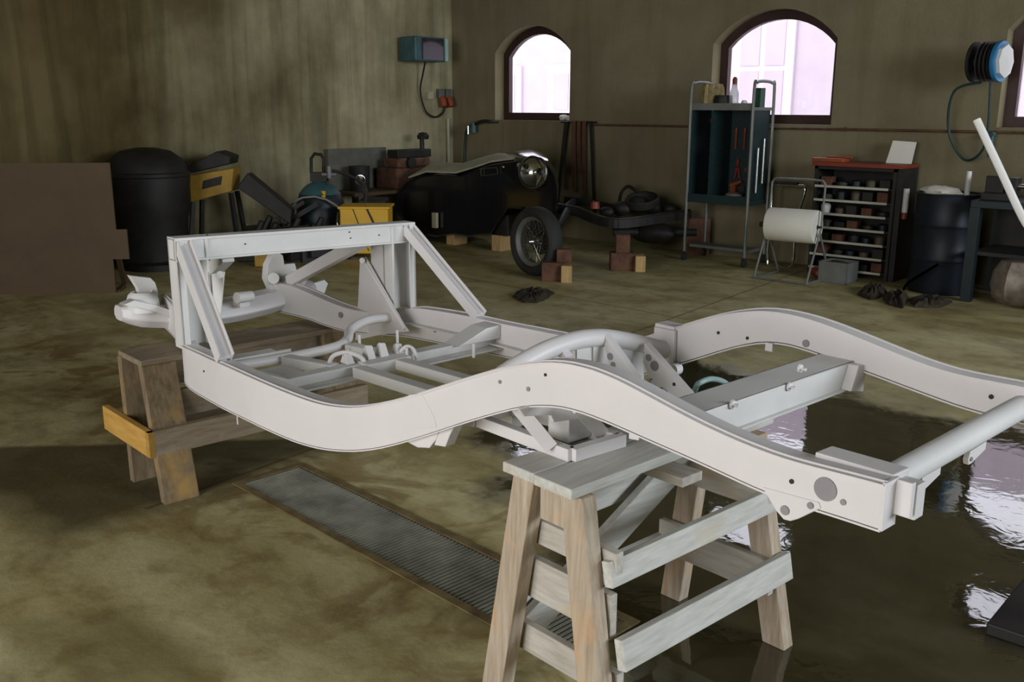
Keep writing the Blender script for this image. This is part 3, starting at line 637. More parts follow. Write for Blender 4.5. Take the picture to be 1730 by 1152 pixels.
for a, b, c_ in ((-1.76, -1.642, .0), (-1.638, -1.505, .004)):
    m = MB(); m.cbox(a, b, -.455 - c_, .42, ZT - .028, ZT); m.build('top_plank', WH, nt, .003)
def board(p, q, w, h, up, mt, nm='rail_board'):
    m = MB(); m.beam(p, q, w, h, up); return m.build(nm, mt, nt, .003)
sl = (CH(-1.40, 0, 0) - CH(-1.53, 0, .67)).normalized(); outR = LA * .97 + ZA * .2
board(CH(-1.435, -.40, .480), CH(-1.435, .325, .475), .028, .068, outR.cross(CA), WH)
board(CH(-1.385, -.40, .280), CH(-1.385, .36, .270), .028, .082, outR.cross(CA), WH)
outL = -LA * .97 + ZA * .2
board(CH(-1.775, -.40, .49), CH(-1.775, .36, .49), .025, .095, outL.cross(CA), WH)
board(CH(-1.82, -.40, .20), CH(-1.82, .36, .20), .025, .095, outL.cross(CA), WH)
board(CH(-1.80, -.36, .13), CH(-1.70, .33, .60), .025, .12, outL.cross(CA), WH, 'diagonal_brace')
board(CH(-1.76, -.37, .50), CH(-1.42, -.37, .50), .028, .07, (0, 0, 1), WX, 'cross_board')
board(CH(-1.77, -.375, .36), CH(-1.43, -.375, .36), .025, .12, (0, 0, 1), WX, 'cross_board')
board(CH(-1.80, -.375, .17), CH(-1.40, -.375, .17), .025, .085, (0, 0, 1), WX, 'cross_board')
board(CH(-1.78, .30, .50), CH(-1.42, .30, .50), .028, .10, (0, 0, 1), WX, 'cross_board')
board(CH(-1.82, .30, .24), CH(-1.40, .30, .24), .028, .11, (0, 0, 1), WX, 'cross_board')
board(CH(-1.74, .02, .60), CH(-1.50, .02, .60), .09, .028, (0, 0, 1), WX, 'cross_board')
board(CH(-1.66, -.40, .615), CH(-1.56, -.40, .615), .028, .11, (0, 0, 1), WV, 'end_block')

# ================================================================== FAR TRESTLE
ft = thing('trestle', CH(-3.95, -.05, 0), 'brown wooden trestle with orange board end, carrying the windscreen-hoop end of the chassis', 'trestle', 'wooden trestles under the chassis')
ZL = .565
def leg2(u0, s0, u1, s1, wu=.042, ws=.15, mt=OV): return leg(ft, u0, s0, 0, u1, s1, ZL - .02, wu, ws, mt)
leg2(-4.03, -.53, -4.13, -.50); leg2(-3.70, -.53, -3.93, -.49); leg2(-4.12, .40, -4.08, .38); leg2(-3.72, .40, -3.92, .38)
m = MB(); m.cbox(-4.15, -3.90, -.57, .47, ZL - .025, ZL); m.build('top_plank', OH, ft, .004)
m = MB(); m.cbox(-4.10, -3.95, -.50, .42, ZL - .14, ZL - .025); m.build('top_beam', OH, ft, .003)
m = MB(); m.beam(CH(-3.775, -.62, .24), CH(-3.775, .46, .24), .03, .11); m.build('rail_board', OH, ft, .003)
m = MB(); m.beam(CH(-4.27, -.605, .24), CH(-3.76, -.605, .24), .03, .11); m.build('end_board', OX, ft, .003)
m = MB(); m.beam(CH(-4.13, -.58, .24), CH(-4.13, .45, .24), .03, .11); m.build('rail_board', OH, ft, .003)
m = MB(); m.beam(CH(-3.88, -.47, .36), CH(-3.88, .40, .36), .03, .12); m.build('rail_board', OH, ft, .003)

# hose in the puddle
m = MB(); m.tube(smooth_path([gz(1120, 655, .03), gz(1168, 662, .02), gz(1180, 648, .13), gz(1205, 640, .14), gz(1232, 652, .06), gz(1252, 690, .03), gz(1258, 722, .015), gz(1250, 745, .014)], 6), .016, 10)
tag(m.build('hose', HOSEB), 'pale blue hose looping up from the puddle behind the chassis crossmember', 'hose')

def rag(name, pts, label, mt=CLOTH, h=.035, grp=None):
    rnd = random.Random(len(label)); m = MB()
    P = [gz(x, y) for x, y in pts]; c = sum(P, Vector()) / len(P); loops = []
    n = 40; ring = []
    for k in range(n):
        t = k / n * len(P); i = int(t); fr_ = t - i; ring.append(P[i].lerp(P[(i + 1) % len(P)], fr_))
    for f, z in ((1, .001), (.97, h * .5), (.75, h), (.5, h * 1.3), (.25, h * .9), (.03, h * 1.2)):
        loops.append([c + (r - c) * f * (1 + .12 * (rnd.random() - .5)) + ZA * (z * (1 + .9 * (rnd.random() - .5)) if z > .002 else 0.001) for r in ring])
    m.loft(loops, caps=True); o = m.build(name, mt); return tag(o, label, 'rag', grp)
rag('rag', [(865, 502), (880, 492), (905, 489), (938, 496), (925, 505), (908, 512), (885, 512)], 'brown crumpled rag lying on the floor in front of the wire wheel')
rag('rag', [(1448, 498), (1470, 488), (1495, 490), (1500, 500), (1470, 507)], 'dark rag on the floor nearest the grey bin', h=.05)
rag('rag', [(1490, 505), (1520, 497), (1535, 505), (1525, 522), (1500, 515)], 'dark rag on the floor, middle of three below the drawer rack', h=.05)
rag('rag', [(1535, 508), (1570, 505), (1610, 512), (1590, 520), (1545, 520)], 'flat dark rag at the foot of the blue-black drum', h=.04)

# ================================================================== BACKGROUND, LEFT WALL
t = thing('hardboard_sheet', gz(112, 497), 'tall brown hardboard sheet standing at the far left of the room', 'board')
A, B2 = gz(-60, 499), gz(196, 495)
m = MB(); n_ = (B2 - A).normalized().cross(ZA)
m.prism([A, B2, B2 + ZA * .30, B2 + (B2 - A).normalized() * .14 + ZA * .30, B2 + (B2 - A).normalized() * .14 + ZA * .56, B2 + (B2 - A).normalized() * .05 + ZA * .56, B2 + (B2 - A).normalized() * .05 + ZA * 1.13, A + ZA * 1.13], -n_ * .02)
m.build('panel', BROWN, t)
m = MB(); m.beam(A + ZA * 1.10 - n_ * .05, B2 + ZA * 1.10 - n_ * .05, .05, .05); m.beam(B2 - n_ * .04, B2 - n_ * .25 + ZA * .02, .04, .04); m.beam(A.lerp(B2, .5) - n_ * .04 + ZA * .6, A.lerp(B2, .5) - n_ * .4 + ZA * .02, .04, .04); m.beam(A.lerp(B2, .97) - n_ * .04 + ZA * .9, A.lerp(B2, .97) - n_ * .4 + ZA * .02, .04, .04); m.build('back_stand', BROWN, t)
P = gz(262, 452)
t = thing('storage_tank', P, 'large black domed tank standing beside the hardboard sheet', 'tank')
m = MB(); m.lathe([(.0, .06), (.30, .06), (.34, .10), (.36, .50), (.40, .60), (.40, .95), (.36, 1.08), (.24, 1.17), (.1, 1.20), (0, 1.205)], P, (0, 0, 1), 32); m.build('body', BLACKM, t)
m = MB(); m.lathe([(.28, 0), (.30, .0), (.30, .07), (0, .07)], P, (0, 0, 1), 24); m.build('base', BLACKM, t)
m = MB(); m.lathe([(.405, .92), (.415, .93), (.415, .96), (.40, .97)], P, (0, 0, 1), 32); m.build('band', BLACKM, t)
# yellow tray machine with slanted dark lid
P = gz(374, 438)
rr, uu = RI.copy(), ZA; rr.z = 0; rr.normalize(); dd = Vector((-rr.y, rr.x, 0))
def loc(P, a, b, c_): return P + rr * a + dd * b + ZA * c_
t = thing('parts_bin', P, 'worn yellow bin tilted on a dark stand, in front of the left wall', 'bin')
m = MB(); m.prism([loc(P, x, -.16, z) for x, z in [(-.25, .62), (.20, .74), (.24, .98), (-.22, .90)]], dd * .3); m.build('body', YELLOWD, t, .01)
m = MB(); m.prism([loc(P, x, -.164, z) for x, z in [(-.10, .76), (.10, .81), (.12, .90), (-.08, .85)]], -dd * .003); m.build('dark_emblem', BLACKM, t)
m = MB(); m.beam(loc(P, -.22, -.1, .62), loc(P, -.30, -.15, 0), .04, .04); m.beam(loc(P, .18, -.1, .72), loc(P, .25, -.15, 0), .04, .04); m.beam(loc(P, -.2, .12, .62), loc(P, -.28, .2, 0), .04, .04); m.beam(loc(P, .18, .12, .72), loc(P, .25, .2, 0), .04, .04); m.build('stand', BLACKM, t)
m = MB(); m.prism([loc(P, x, -.18, z) for x, z in [(-.30, .96), (.08, 1.15), (.22, 1.10), (.20, 1.02), (-.24, .92)]], dd * .34); tag(m.build('machine_cover', BLACKM, None, .01), 'dark slanting metal cover lying on top of the yellow bin', 'cover')
# scrap pile: separate long parts
P0 = gz(450, 440)
rnd = random.Random(3)
m = MB(); m.prism([loc(P0, x, -.1, z) for x, z in [(-.24, .78), (-.12, .93), (.32, .55), (.30, .40)]], dd * .18); tag(m.build('ramp_beam', BLACKM, None, .01), 'black channel beam leaning down over the scrap heap by the left wall', 'beam')
m = MB(); m.beam(loc(P0, .10, 0, .42), loc(P0, .42, .05, .62), .03, .04); tag(m.build('iron_bar', BLACKM), 'thin black iron bar sticking up right of the leaning channel beam', 'bar', 'iron bars in the scrap heap')
m = MB(); m.beam(loc(P0, .15, .1, .36), loc(P0, .56, .1, .60), .05, .05); tag(m.build('iron_bar', BLACKM), 'thick black iron bar sticking out of the scrap heap toward the welding bottle', 'bar', 'iron bars in the scrap heap')
m = MB()
for k in range(9):
    c = loc(P0, -.12 + .08 * k, .05 * math.sin(k * 2.3), .16 + .05 * math.sin(k * 1.7)); a = rnd.random() * 3
    m.obox(c, Vector((math.cos(a), math.sin(a), .3 * (rnd.random() - .5))) * (.13 + .08 * rnd.random()), Vector((-math.sin(a), math.cos(a), 0)) * (.08 + .08 * rnd.random()), Vector((0, 0, 1)) * (.10 + .08 * rnd.random()))
    m.cyl(c + ZA * .05, c + ZA * .26 + rr * .1, .05, .03, 10)
o = tag(m.build('scrap_heap', BLACKM, None, .005), 'low dark heap of scrap metal parts along the left wall', 'scrap', None, 'stuff')
P = gz(452, 446)
m = MB(); m.prism([loc(P, x, -.2, z) for x, z in [(-.12, .25), (.22, .28), (.18, .38), (-.10, .36)]], dd * .12); m.obox(loc(P, .04, -.14, .13), rr * .12, dd * .06, ZA * .125); tag(m.build('crate', YELLOWD, None, .004), 'small brownish yellow crate half buried in the scrap heap', 'crate')
# gas / tank unit with coiled hose
P = gz(545, 428)
t = thing('gas_cylinder', P, 'short grey-green gas bottle with black handle guard and yellow label', 'gas bottle')
m = MB(); m.lathe([(0, 0), (.24, 0), (.265, .03), (.265, .55), (.225, .67), (.14, .76), (.06, .79), (.05, .84), (0, .84)], P, (0, 0, 1), 28); m.build('bottle', DARKT, t)
m = MB(); m.lathe([(.232, .665), (.19, .72), (.142, .764), (.06, .80)], P, (0, 0, 1), 28); m.build('shoulder', TEAL, t)
m = MB(); c = -FW; c.z = 0; c.normalize(); m.obox(P + ZA * .675 + c * .20 + rr * .05, rr * .05, ZA * .035 - c * .02, c * .01); m.build('label', YELLOW, t)
m = MB(); m.tube([loc(P, x, 0, z) for x, z in [(-.06, .80), (-.085, .90), (-.08, 1.05), (-.04, 1.10), (.03, 1.09), (.06, 1.04), (.05, .92), (.07, .80)]], .018, 10); m.obox(P + ZA * .85, rr * .09, dd * .06, ZA * .05); m.build('handle_guard', BLACKM, t)
m = MB(); m.cyl(loc(P, .12, -.05, .84), loc(P, .12, -.05, .97), .03, .03, 12); m.cyl(loc(P, .04, -.05, .88), loc(P, .20, -.05, .88), .02, .02, 10); m.build('regulator', GREYM, t)
m = MB(); pts = []
for k in range(60):
    a = k / 60 * 2 * math.pi * 2.0; rr_ = .30 + .02 * math.sin(k); pts.append(loc(P, rr_ * 1.05 * math.cos(a) - .03, -.26 - .03 * (k / 60), .40 + .26 * math.sin(a) * (1 if k % 2 else .98)))
m.tube(pts, .012, 8); tag(m.build('welding_hose', GREYM), 'grey hose coiled in loops against the gas bottle', 'hose')
m = MB(); m.tube(smooth_path([loc(P, .15, -.02, .92), loc(P, .35, .05, .85), loc(P, .5, .1, .70), loc(P, .45, .05, .35), loc(P, .55, 0, .02)], 5), .018, 8)
tag(m.build('cable', BLACKM), 'black cable running from the gas bottle down to the floor', 'cable')
P2 = loc(P, .52, .5, 0)
t = thing('welding_set', P2, 'dark welding set with small chrome lamp, right of the gas bottle', 'machine')
m = MB(); m.obox(P2 + ZA * .30, rr * .16, dd * .2, ZA * .27); m.build('body', BLACKM, t, .02)
m = MB(); m.cyl(loc(P2, -.1, -.15, .0), loc(P2, -.1, -.12, .06), .03, .03, 10); m.cyl(loc(P2, .1, -.15, .0), loc(P2, .1, -.12, .06), .03, .03, 10); m.cyl(loc(P2, 0, .15, .0), loc(P2, 0, .12, .06), .03, .03, 10); m.build('foot', BLACKM, t)
m = MB(); m.cyl(loc(P2, -.06, -.1, .56), loc(P2, -.12, -.1, .74), .02, .02, 10); m.build('post', BLACKM, t)
m = MB(); m.lathe([(0, 0), (.05, .02), (.06, .06), (.055, .06), (0, .03)], loc(P2, -.12, -.12, .78), -dd + ZA * .2, 16); m.build('lamp', CHROME, t)
# yellow cabinet
P = gz(617, 440); 
t = thing('tool_trolley', P + dd * .2, 'bright yellow metal box trolley with two dark straps, behind the windscreen hoop', 'trolley')
C = P + dd * .22
m = MB(); m.obox(C + ZA * .31, rr * .255, dd * .2, ZA * .24); m.build('body', YELLOW, t, .008)
m = MB(); m.obox(C + ZA * .56, rr * .275, dd * .215, ZA * .012); m.build('top', YELLOW, t, .004)
m = MB(); m.beam(loc(C, -.12, -.203, .56), loc(C, .04, -.203, .10), .008, .006, up=dd); m.beam(loc(C, .02, -.204, .58), loc(C, .10, -.204, .40), .02, .006, up=dd); m.build('strap', BLACKM, t)
for a in (-.2, .2):
    m = MB(); m.cyl(loc(C, a, -.13, .035), loc(C, a + .03, -.13, .035), .035, .035, 14); m.cyl(loc(C, a + .015, -.13, .035), loc(C, a + .015, -.13, .08), .012, .012, 8); m.cyl(loc(C, a, .13, .035), loc(C, a + .03, .13, .035), .035, .035, 14); m.cyl(loc(C, a + .015, .13, .035), loc(C, a + .015, .13, .08), .012, .012, 8); m.build('castor', RUBBER, t)
m = MB(); m.tube([loc(C, -.27, -.2, 0.0), loc(C, -.29, -.2, .40), loc(C, -.29, -.1, .50)], .012, 8); m.build('side_tube', STEEL, t)
# grey panel leaning on left wall with engine block in front on a bench
P = gz(655, 400); P.x = XL + .3
t = thing('work_stand', Vector((XL + .45, 7.75, 0)), 'dark low stand against the left wall beneath the engine block', 'stand')
m = MB(); m.box(XL + .05, XL + .62, 7.25, 8.72, .56, .60); m.build('top', BROWN, t, .003)
for x in (XL + .10, XL + .57):
    for y in (7.3, 8.7): m = MB(); m.box(x - .03, x + .03, y - .03, y + .03, 0, .56); m.build('leg', BLACKM, t)
m = MB(); m.box(XL + .06, XL + .10, 7.28, 8.2, .60, 1.10); tag(m.build('backing_board', GREYP), 'grey-brown board standing on the stand against the left wall', 'board')
t = thing('engine_block', Vector((XL + .45, 8.25, .60)), 'rust-brown engine block with black cylinder head on the stand', 'engine')
m = MB(); m.box(XL + .18, XL + .58, 7.95, 8.6, .60, .86); m.box(XL + .28, XL + .55, 8.0, 8.55, .86, .98); m.build('crankcase', RUSTY, t, .02)
m = MB(); m.box(XL + .30, XL + .50, 8.05, 8.62, .98, 1.08); m.cyl((XL + .52, 8.2, .92), (XL + .60, 8.2, .92), .07, .07, 14); m.cyl((XL + .4, 8.55, 1.08), (XL + .4, 8.55, 1.20), .03, .03, 10); m.build('cylinder_head', BLACKM, t, .01)
m = MB(); m.lathe([(0, 0), (.07, 0), (.08, .04), (.05, .08), (0, .09)], (XL + .4, 8.57, 1.20), (0, 0, 1), 16); m.build('air_cleaner', BLACKM, t)
m = MB(); m.cyl((XL + .35, 7.55, .60), (XL + .35, 7.55, .90), .12, .13, 16); tag(m.build('bucket', BLACKM), 'dark bucket on the stand left of the engine block', 'bucket')
# wall heater
t = thing('fan_heater', Vector((XL + .2, 8.8, 2.16)), 'teal electric fan heater with black grille high on the left wall', 'heater')
m = MB(); m.box(XL + .06, XL + .36, 8.50, 9.05, 2.17, 2.47); m.build('housing', TEAL, t, .02)
m = MB(); m.box(XL + .36, XL + .375, 8.62, 8.98, 2.19, 2.45); m.build('grille', BLACK, t)
m = MB(); m.box(XL + .37, XL + .39, 9.0, 9.05, 2.18, 2.46); m.build('edge_strip', HOSEB, t)
m = MB(); m.box(XL, XL + .06, 8.65, 8.75, 2.2, 2.4); m.box(XL, XL + .06, 8.85, 8.95, 2.2, 2.4); m.build('bracket', BLACKM, t)
m = MB(); m.tube(smooth_path([(XL + .2, 8.82, 2.17), (XL + .12, 8.84, 2.0), (XL + .06, 8.85, 1.8), (XL + .05, 8.95, 1.55), (XL + .05, 9.12, 1.47), (XL + .05, 9.26, 1.52), (XL + .05, 9.32, 1.62)], 5), .012, 8)
tag(m.build('power_cable', BLACKM), 'black power cable hanging in a curve from the fan heater to the red sockets', 'cable')
m = MB(); m.box(XL, XL + .06, 9.0, 9.1, 1.70, 1.80); tag(m.build('socket_box', CREAM, None, .006), 'small cream socket box on the left wall below the heater', 'socket')
for k, y in enumerate((9.24, 9.37)):
    t = thing('power_plug', Vector((XL + .05, y, 1.58)), ('left' if k == 0 else 'right') + ' one of two red industrial sockets near the room corner', 'socket', 'red power sockets')
    m = MB(); m.box(XL, XL + .07, y - .05, y + .05, 1.72, 1.84); m.build('box', GREYM, t, .005)
    m = MB(); m.lathe([(.0, 0), (.045, .0), (.05, .05), (.04, .13), (0, .13)], (XL + .06, y, 1.73), (.45, 0, -1), 16); m.build('socket_cap', ORANGE, t)

# tap with hose on back wall
t = thing('water_tap', Vector((-9.15, YB - .1, 1.32)), 'wall tap with blue-green hose fitting left of the small arched window', 'tap')
m = MB(); m.tube(smooth_path([(-8.85, YB + .01, 1.42), (-8.9, YB - .08, 1.42), (-9.05, YB - .1, 1.42), (-9.18, YB - .1, 1.38)], 4), .022, 10); m.build('pipe', BLACKM, t)
m = MB(); m.cyl((-9.2, YB - .1, 1.40), (-9.2, YB - .1, 1.27), .04, .04, 14); m.build('valve', TEAL, t)
m = MB(); m.cyl((-9.25, YB - .15, 1.36), (-9.25, YB - .15, 1.25), .02, .02, 10); m.cyl((-9.25, YB - .15, 1.33), (-9.21, YB - .1, 1.33), .012, .012, 8); m.build('lever', CHROME, t)
m = MB(); m.tube(smooth_path([(-9.22, YB - .1, 1.38), (-9.36, YB - .07, 1.30), (-9.42, YB - .05, 1.1), (-9.44, YB - .05, .6), (-9.44, YB - .05, .02)], 5), .016, 8)
tag(m.build('hose', HOSEG), 'thin dark green hose running from the wall tap down the corner', 'hose')
# oddments on window sill
m = MB(); m.sphere((-7.80, YB + .08, 1.48), .06, 10, (1.2, .8, .6), .3, random.Random(1)); m.sphere((-7.70, YB + .07, 1.475), .045, 10, (1.3, .8, .7), .3, random.Random(2)); m.v = [Vector((v.x, v.y, max(v.z, 1.44))) for v in m.v]
tag(m.build('crumpled_cloth', PAPER), 'pale crumpled cloth on the sill of the small arched window', 'cloth')
# hanging straps
hooks = MB(); hooks.tube([(-7.72, YB - .06, 1.43), (-7.18, YB - .06, 1.43)], .012, 8)
for k in range(5): hooks.tube([(-7.66 + .1 * k, YB - .06, 1.43), (-7.66 + .1 * k, YB + .01, 1.43)], .008, 6)
tag(hooks.build('hook_rail', BLACKM), 'short dark hook rail on the wall below the sill, holding straps', 'rail')
for k, (x, z1, wd, mm, nm) in enumerate([(-7.62, .35, .05, BLACKM, 'long black strap, leftmost on the hook rail, spreading to the floor side'), (-7.50, .62, .06, LEATHER, 'brown leather strap hanging second from the left on the hook rail'), (-7.42, .80, .05, LEATHER, 'shorter reddish strap hanging in the middle of the hook rail'), (-7.34, .60, .05, LEATHER, 'brown strap with a metal tip hanging second from the right on the hook rail'), (-7.24, .35, .035, BLACKM, 'long thin black strap, rightmost on the hook rail')]):
    m = MB(); dx = -.14 if k == 0 else (.08 if k == 4 else .01)
    P_ = [Vector((x, YB - .075, 1.44)), Vector((x, YB - .095, 1.40)), Vector((x + dx * .3, YB - .09, 1.1)), Vector((x + dx, YB - .08, z1))]
    m.loft([[p + Vector((-wd / 2, 0, 0)), p + Vector((wd / 2, 0, 0)), p + Vector((wd / 2, .014, 0)), p + Vector((-wd / 2, .014, 0))] for p in smooth_path(P_, 5)], smooth=False)
    tag(m.build('hanging_strap', mm), nm, 'strap', 'straps on the hook rail')

# ================================================================== BLACK CAR BODY
YN = 7.9
cb = thing('old_car', Vector((-7.6, 8.3, 0)), 'glossy black old car front body with chrome headlamp, standing near the back wall', 'car body')
sil = [(664, 345), (668, 326), (682, 308), (705, 297), (740, 293), (775, 296), (800, 287), (830, 277), (870, 271), (905, 268), (928, 276), (940, 292), (945, 315), (944, 345), (940, 372), (925, 384), (900, 372), (885, 350), (860, 352), (842, 378), (830, 398), (790, 402), (760, 398), (735, 402), (705, 398), (685, 380), (670, 365)]
base = [gy(x, y, YN) for x, y in sil]; c0 = sum(base, Vector()) / len(base)
loops = []
for Y, f, dz, tp in ((YN + .02, .93, 0, 0), (YN, .97, 0, 0), (YN + .05, 1.0, 0, .2), (YN + .12, 1.0, 0, .6), (YN + .28, 1.0, 0, 1.0), (YN + .45, 1.0, 0, 1.3), (YN + .62, 1.0, 0, 1.2), (YN + .75, .98, 0, .7), (YN + .82, .94, 0, .0)):
    L_ = []
    for i, p in enumerate(base):
        q_ = c0 + (p - c0) * f; q_.y = Y
        top = max(0, min(1, (p.z - c0.z) / .25))
        q_.z += .05 * tp * top; q_.x -= (Y - YN) * 1.0 * max(0, min(1, (p.x - c0.x + .6) / .9))
        L_.append(q_)
    loops.append(L_)
m = MB(); m.loft(loops); m.build('body_shell', BLACK, cb)
m = MB(); bt = [(690, 300), (720, 290), (770, 292), (800, 283), (830, 273), (868, 268)]; bl = []
for k in range(7):
    t_ = k / 6; row = []
    for x, y in bt:
        p = gy(x, y, YN + .03); e_ = min(1, (x - 680) / 40) * min(1, max(.12, (880 - x) / 60)); row.append(Vector((p.x - .30 * t_, p.y + .42 * t_, p.z + .012 + .075 * e_ * math.sin(t_ * 1.7))))
    bl.append(row)
m.loft([[*row, *[v - ZA * .02 for v in reversed(row)]] for row in bl]); m.build('bonnet_sheen_panel', mat('bonnet_sheen_grey', (.42, .42, .30), .55, 0, .15), cb)  # pale grey panel paints the sheen of light on the bonnet
# vent, headlamp
HP = gy(903, 291, YN - .02)
m = MB(); ax = Vector((.25, -1, .05)).normalized()
m.lathe([(.11, -.12), (.165, -.04), (.18, .02), (.175, .05), (.16, .055), (.15, .03)], HP, ax, 28); m.build('headlamp_shell', BLACK, cb)
m = MB(); m.lathe([(.155, .03), (.165, .055), (.172, .05)], HP, ax, 28); m.lathe([(.155, .03), (.12, .0), (.06, -.03), (0, -.04)], HP, ax, 28); m.build('headlamp_reflector', CHROME, cb)
m = MB(); m.sphere(HP - ax * .0, .025, 10); m.build('bulb', CHROME, cb)
m = MB(); a, b, c_, d_ = [gy(x, y, YN - .004) for x, y in [(812, 285), (840, 283), (841, 294), (813, 297)]]
for p, q in ((a, b), (b, c_), (c_, d_), (d_, a)): m.beam(p, q, .008, .008)
m.build('vent_trim', STEEL, cb)
for x, y in [(850, 282), (880, 285), (878, 280)]:
    m = MB(); m.sphere(gy(x, y, YN - .01), .02 if x < 860 else .045, 10, (1, .4, .8)); m.build('chrome_fitting', CHROME, cb)
m = MB(); m.obox(gy(735, 372, YN - .02), (.035, 0, 0), (0, .02, 0), (0, 0, .09)); m.build('white_tag_plate', CREAM, cb)
# inner wheel arch tub and underframe
m = MB(); m.box(-8.7, -7.3, YN + .1, YN + .7, .18, .42); m.build('underframe', BLACKM, cb, .01)
for x, y, grp in [(768, 412, 'l'), (690, 404, 'a'), (845, 406, 'r')]:
    pp = gy(x, y, YN + .15); m = MB(); m.box(pp.x - .07, pp.x + .07, YN + .08, YN + .3, 0, .18)
    tag(m.build('wooden_block', BLOCKW, None, .004), {'l': 'wooden block, middle one under the black car body', 'a': 'wooden block under the left end of the black car body', 'r': 'wooden block under the black car body just left of the wire wheel'}[grp], 'block', 'wooden blocks')

# ================================================================== BARE CHASSIS WITH WIRE WHEEL
bc = thing('old_chassis', gz(1050, 430), 'bare black old car chassis on wood blocks with one wire wheel fitted', 'car chassis')
def pz(x, y, z): return gz(x, y, z)
m = MB()
r1 = smooth_path([pz(940, 352, .52), pz(975, 358, .50), pz(1010, 372, .44), pz(1045, 378, .42), pz(1100, 372, .44), pz(1165, 362, .46)], 5)
for i in range(len(r1) - 1): m.beam(r1[i], r1[i + 1] + (r1[i + 1] - r1[i]) * .05, .05, .09)
m.build('frame_rail', BLACKM, bc)
m = MB(); r2 = smooth_path([pz(955, 338, .52), pz(1000, 344, .50), pz(1040, 352, .44), pz(1090, 352, .44), pz(1160, 345, .46)], 5)
for i in range(len(r2) - 1): m.beam(r2[i], r2[i + 1] + (r2[i + 1] - r2[i]) * .05, .05, .09)
m.build('frame_rail', BLACKM, bc)
for k in (2, 12, 22): m = MB(); m.beam(r1[k], r2[min(k, len(r2) - 1)], .05, .06); m.build('cross_member', BLACKM, bc)
m = MB(); m.tube(r1, .012, 6); m.v = [v + ZA * .05 for v in m.v]; m.build('fuel_pipe', STEEL, bc)
# wheel
WC = gz(905, 465) + ZA * .34; WC.z = .335
axw = Vector((-.17, -1, .03)).normalized()
m = MB(); tr_ = [(.235, -.055), (.25, -.075), (.29, -.085), (.32, -.07), (.335, -.04), (.335, .04), (.32, .07), (.29, .085), (.25, .075), (.235, .055), (.235, -.055)]
m.lathe(tr_, WC, axw, 44)
for k in range(60):
    a = 2 * math.pi * k / 60
tyre = m.build('tyre', RUBBER, bc)
m = MB(); m.lathe([(.236, -.05), (.24, -.062), (.228, -.055), (.205, -.03), (.205, .03), (.228, .055), (.24, .062), (.236, .05)], WC, axw, 40); rim = m.build('rim', GREYM, bc)
m = MB(); m.lathe([(.0, .10), (.022, .10), (.03, .08), (.04, .06), (.05, .02), (.045, -.05), (0, -.05)], WC, axw, 20); m.build('hub', STEEL, bc)
m = MB(); x_ = axw.cross(ZA).normalized(); y_ = axw.cross(x_)
for k in range(40):
    a = 2 * math.pi * k / 40; b = a + (.45 if k % 2 else -.45); h0 = .055 if k % 4 < 2 else -.04
    m.tube([WC + axw * h0 + (x_ * math.cos(b) + y_ * math.sin(b)) * .045, WC + axw * (.01 if k % 2 else -.01) + (x_ * math.cos(a) + y_ * math.sin(a)) * .207], .0022, 5, caps=False)
m.build('spokes', STEEL, bc)
m = MB(); m.cyl(WC - axw * .05, WC - axw * .22, .13, .12, 24); m.build('brake_drum', BLACKM, bc)
m = MB(); m.cyl(WC - axw * .2, r1[3], .04, .04, 12); m.cyl(r1[2], r2[2], .04, .04, 12); m.build('front_axle', BLACKM, bc)
m = MB()
for x, y, z, r in [(1050, 352, .52, .10), (1075, 345, .55, .12), (1100, 350, .52, .10), (1025, 358, .5, .07), (1130, 352, .5, .08)]:
    c = pz(x, y, z); m.sphere(c, r, 14, (1.3, .9, .8))
m.build('axle_casing', BLACKM, bc)
m = MB(); c = pz(1005, 352, .56); m.cyl(c, c + ZA * .07, .055, .045, 16); m.build('red_filter', RED, bc)
m = MB(); m.tube(smooth_path([pz(1045, 348, .52), pz(1050, 325, .66), pz(1062, 315, .72), pz(1075, 325, .66), pz(1082, 345, .52)], 4), .02, 8); m.build('bracket_hoop', BLACKM, bc)
m = MB(); c = pz(1138, 352, .46); m.prism([c + rr * a + ZA * b for a, b in [(-.10, 0), (.12, 0), (.06, .18), (.07, .44), (-.06, .46), (-.05, .2)]], dd * .08); m.build('upright_bracket', BLACKM, bc, .01)
m = MB(); c = pz(1138, 352, .46) + ZA * .47; m.cyl(c, c + ZA * .04, .06, .05, 14); m.cyl(c + rr * .04 + ZA * .02, c + rr * .10 + ZA * .04, .02, .02, 8); m.build('brass_fitting', mat('brass', (.45, .27, .06), .35, 1, .1), bc)
m = MB(); c = pz(1100, 392, .26); m.sphere(c, .16, 18, (1.9, .9, .8)); m.cyl(c - rr * .42, c + rr * .5, .05, .05, 12); m.build('gearbox', BLACKM, bc)
m = MB(); c = pz(1085, 340, .6); m.lathe([(.17, -.05), (.19, -.03), (.19, .03), (.17, .05)], c - dd * .0, Vector((.1, -.3, 1)), 24); m.build('steering_wheel_rim', BLACKM, bc)
for x, y, k in [(926, 476, 0), (1052, 458, 1)]:
    P_ = gz(x, y); hh = .30 if k == 0 else .36
    t = thing('block_stack', P_ + dd * .1, ('stack of wood blocks under the chassis beside the wire wheel' if k == 0 else 'stack of wood blocks under the middle of the bare black chassis'), 'blocks', 'block stacks under the bare chassis')
    m = MB(); m.obox(P_ + ZA * .09 + dd * .1 + rr * (.06 if k == 0 else 0), rr * .12, dd * .09, ZA * .09); m.build('dark_block', RUSTY, t, .004)
    m = MB(); m.obox(P_ + ZA * (.08) + dd * .02 + rr * .17, rr * .05, dd * .08, ZA * .08); m.build('pale_block', BLOCKW, t, .004)
    m = MB(); m.obox(P_ + ZA * (.18 + (hh - .18) / 2) + dd * .1 + rr * (.15 if k == 0 else 0), rr * .07, dd * .07, ZA * (hh - .18) / 2); m.build('upper_block', RUSTY, t, .004)
